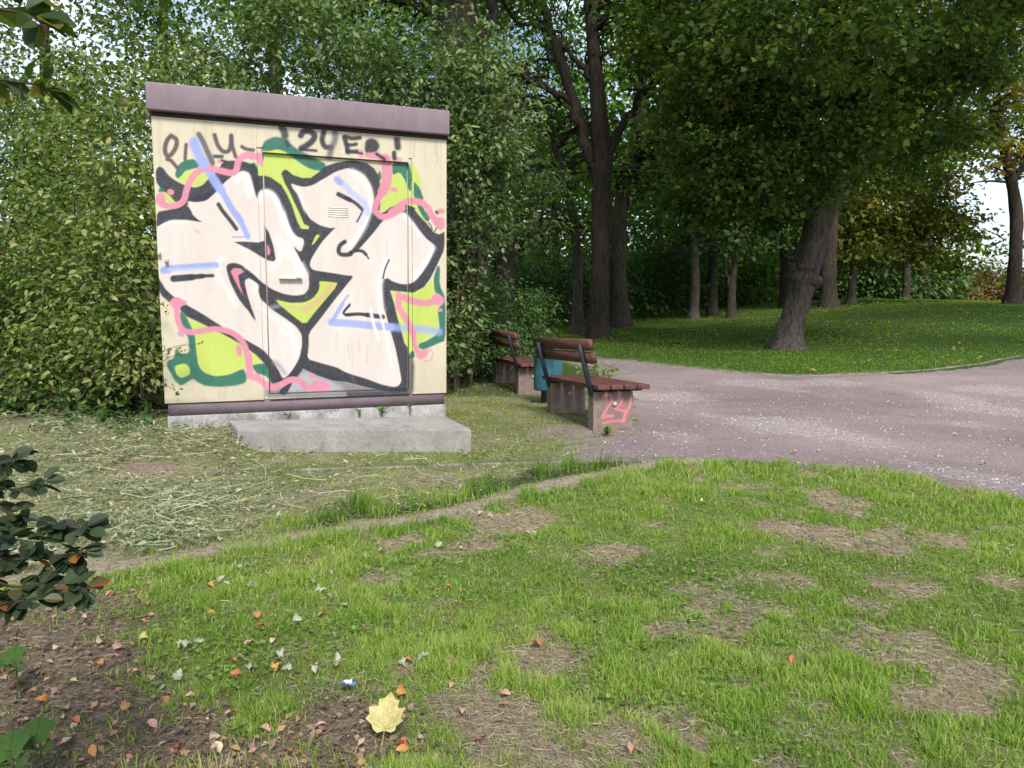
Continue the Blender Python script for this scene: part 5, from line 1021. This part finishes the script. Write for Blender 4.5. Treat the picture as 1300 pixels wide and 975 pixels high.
# blue and white scrap
q = gnd(442, 884); bs_ = empty('crumpled_wrapper', (q[0], q[1], float(height(q[0], q[1]))+.03)); tag(bs_, 'small crumpled blue and white scrap lying in the grass near the yellow leaf', 'litter')
BLUE = wornmat('blue_foil', (.10, .22, .60), .3, 80, .0006, .4); WHITEP = wornmat('white_paper', (.72, .74, .78), .1, 80, .0006, .6)
for mt, sz, nm, sd in ((BLUE, .026, 'blue_foil', 3), (WHITEP, .016, 'white_lining', 4)):
    r = np.random.default_rng(sd); m = MB(); nq = 7
    for k_ in range(nq):
        a_ = k_*6.283/nq+r.normal()*.2; d = A_([math.cos(a_), math.sin(a_)*.7, r.uniform(.1, .6)]); s = A_([-math.sin(a_), math.cos(a_), 0])*sz*.35
        c = A_([0, 0, .006 if nm == 'white_lining' else 0]); m.add([c, c+d*sz*.5+s+A_([0, 0, r.normal()*.003]), c+d*sz*r.uniform(.8, 1.1), c+d*sz*.5-s+A_([0, 0, r.normal()*.003])], [[0, 1, 2, 3]])
    m.build(nm, mt, bs_)

# maple seedlings lower left
for (a_, b_, s, lab, tl) in ((45, 930, .085, 'green maple seedling at the bottom left corner', .35), (15, 828, .075, 'green maple seedling at the left edge above the other', .3), (10, 950, .09, 'dark green maple seedling cut off by the bottom left corner', .3)):
    p = gnd(a_, b_); p = A_([p[0]*.88, p[1]*.88, 0]); z0 = float(height(p[0], p[1])); e = empty('maple_seedling', (p[0], p[1], z0)); tag(e, lab, 'seedling', 'maple seedlings')
    tb = MB(); tube(tb, spline(A_([(0, 0, -.02), (.01, 0, .06), (0, .01, .12)]), 8), np.full(8, .002), 5); tb.build('stem', SEEDL, e)
    for k_ in range(3):
        lf = one_leaf('maple', s*(1, .8, .7)[k_], .4, 30+k_); o = lf.build('leaf', SEEDL, e, True); o.location = (0, 0, .12-.015*k_); o.rotation_euler = (tl+.1*k_, .15*(k_-1), (.4, 2.5, -1.8)[k_])
# weeds growing on the step and around
def weed(p, h_, nlv, ls, lab, seed, grp='small weeds around the concrete step'):
    r = np.random.default_rng(seed); e = empty('weed', tuple(p)); tag(e, lab, 'weed', grp); tb = MB(); cb = MB(); C_, D_ = [], []
    for k_ in range(max(2, nlv//7)):
        tip = A_([r.normal()*h_*.5, r.normal()*h_*.3, h_*r.uniform(.6, 1.1)]); Q = spline(A_([(0, 0, -.01), tip*A_([.3, .3, .6]), tip]), 7); tube(tb, Q, np.linspace(.002, .001, 7), 4)
        for q in range(7): i = r.integers(1, 7); C_.append(Q[i]); D_.append(r.normal(size=3)*A_([1, 1, .4])+A_([0, 0, .3]))
    N = r.normal(size=(len(C_), 3))*.5; N[:, 2] += 1; leaves(cb, A_(C_), r.uniform(.6, 1.2, len(C_))*ls, A_(D_), N, .55, .1, r.random(len(C_)), detail=True); tb.build('stem', WEED, e); cb.build('leaves', WEED, e)
for (u_, o_2, z_, h_, nl, ls, lab) in ((1.40, .03, SZ, .045, 21, .018, 'small weed on the step, left of the pair by the door foot'), (1.58, .03, SZ, .07, 42, .022, 'bushiest weed growing at the back of the step'), (1.80, .03, SZ, .085, 14, .022, 'single upright weed near the right end of the step'), (.86, .03, SZ, .05, 14, .018, 'low weed at the left part of the step'), (.25, .06, 0, .14, 35, .03, 'leafy weed against the foundation left of the step'), (.10, .10, 0, .12, 35, .03, 'leafy weed at the left bottom corner of the kiosk'), (.42, .10, 0, .12, 28, .026, 'leafy weed touching the left end of the step')):
    q = kp(u_, o_2); weed(A_([q[0], q[1], z_]), h_, nl, ls, lab, int(u_*100))
q = gnd(770, 552); weed(A_([q[0], q[1]-.05, .01]), .06, 42, .045, 'small green weed at the foot of the sprayed bench end', 7, 'small weeds by the bench')
# twigs of the left shrub reaching over the front
e = empty('ivy_twig', (KX-.05, KY-.08, 0)); tag(e, 'thin leafy twigs from the shrub crossing the lower left of the painted front', 'twig'); tb = MB(); cb = MB(); r = np.random.default_rng(4); C_, D_ = [], []
for (s_, t_) in (((190, 455), (252, 437)), ((192, 470), (240, 448)), ((195, 490), (228, 500)), ((190, 430), (212, 445)), ((190, 385), (215, 395))):
    a0, a1 = at(*s_, 5.2), at(*t_, 5.28); Q = spline(A_([a0, (a0+a1)/2+A_([0, 0, .03]), a1]), 9)-A_(e.location); tube(tb, Q, np.linspace(.003, .001, 9), 4)
    for q in range(16): C_.append(Q[r.integers(1, 9)]+r.normal(size=3)*.012); D_.append(r.normal(size=3))
N = r.normal(size=(len(C_), 3)); leaves(cb, A_(C_), r.uniform(.02, .04, len(C_)), A_(D_), N, .5, .1, r.random(len(C_)), detail=True); tb.build('stem', TWIG, e); cb.build('leaves', SHRUB, e)
# broad grass tufts in the lawn
for (a_, b_, n_, L_, lab) in ((1090, 905, 34, .13, 'long bladed pale grass tuft at the lower right of the lawn'), (985, 790, 60, .07, 'dark rooted grass tuft beside the brown thatch patch')):
    p = gnd(a_, b_); g = MB(); x = p[0]+rng.normal(0, .02, n_); y = p[1]+rng.normal(0, .015, n_); blades(g, x, y, L_*rng.uniform(.6, 1.1, n_), .005, .65, rng.uniform(.5, .8, n_)); tag(g.build('grass_tuft', LAWN), lab, 'grass tuft')

# ------------------------------------------------------------------ light
SUN_EL, SUN_AZ = math.radians(50), math.radians(14)      # azimuth: to the right of straight behind the camera
sd_ = Vector((math.sin(SUN_AZ)*math.cos(SUN_EL), -math.cos(SUN_AZ)*math.cos(SUN_EL), math.sin(SUN_EL)))
sl = bpy.data.lights.new('sun', 'SUN'); sl.energy = 3.5; sl.angle = math.radians(14); sl.color = (1, .95, .87)
so = bpy.data.objects.new('sun', sl); COL.objects.link(so); so.rotation_euler = sd_.to_track_quat('Z', 'Y').to_euler()
wd = bpy.data.worlds.new('World'); sc.world = wd; wd.use_nodes = True; nt = wd.node_tree
sky = nt.nodes.new('ShaderNodeTexSky'); sky.sky_type = 'NISHITA'; sky.sun_disc = False; sky.sun_elevation = SUN_EL
sky.sun_rotation = math.atan2(sd_.x, sd_.y); sky.dust_density = 1.5
tc = nt.nodes.new('ShaderNodeTexCoord'); nz = nt.nodes.new('ShaderNodeTexNoise'); nz.inputs['Scale'].default_value = 3.2; nz.inputs['Detail'].default_value = 6; nt.links.new(tc.outputs['Generated'], nz.inputs['Vector'])
rp = ramp(nt, [(.46, (0, 0, 0)), (.66, (1, 1, 1))], nz.outputs['Fac'])
cl = mixc(nt, 'MIX', rp.outputs[0], sky.outputs[0], (7.6, 8.4, 9.6))
nt.links.new(cl, nt.nodes['Background'].inputs[0]); nt.nodes['Background'].inputs[1].default_value = .135
sc.view_settings.view_transform = 'Standard'; sc.view_settings.look = 'None'; sc.view_settings.exposure = .45; sc.view_settings.gamma = 1
sc.render.engine = 'CYCLES'
print('faces', sum(len(o.data.polygons) for o in bpy.data.objects if o.type == 'MESH'))
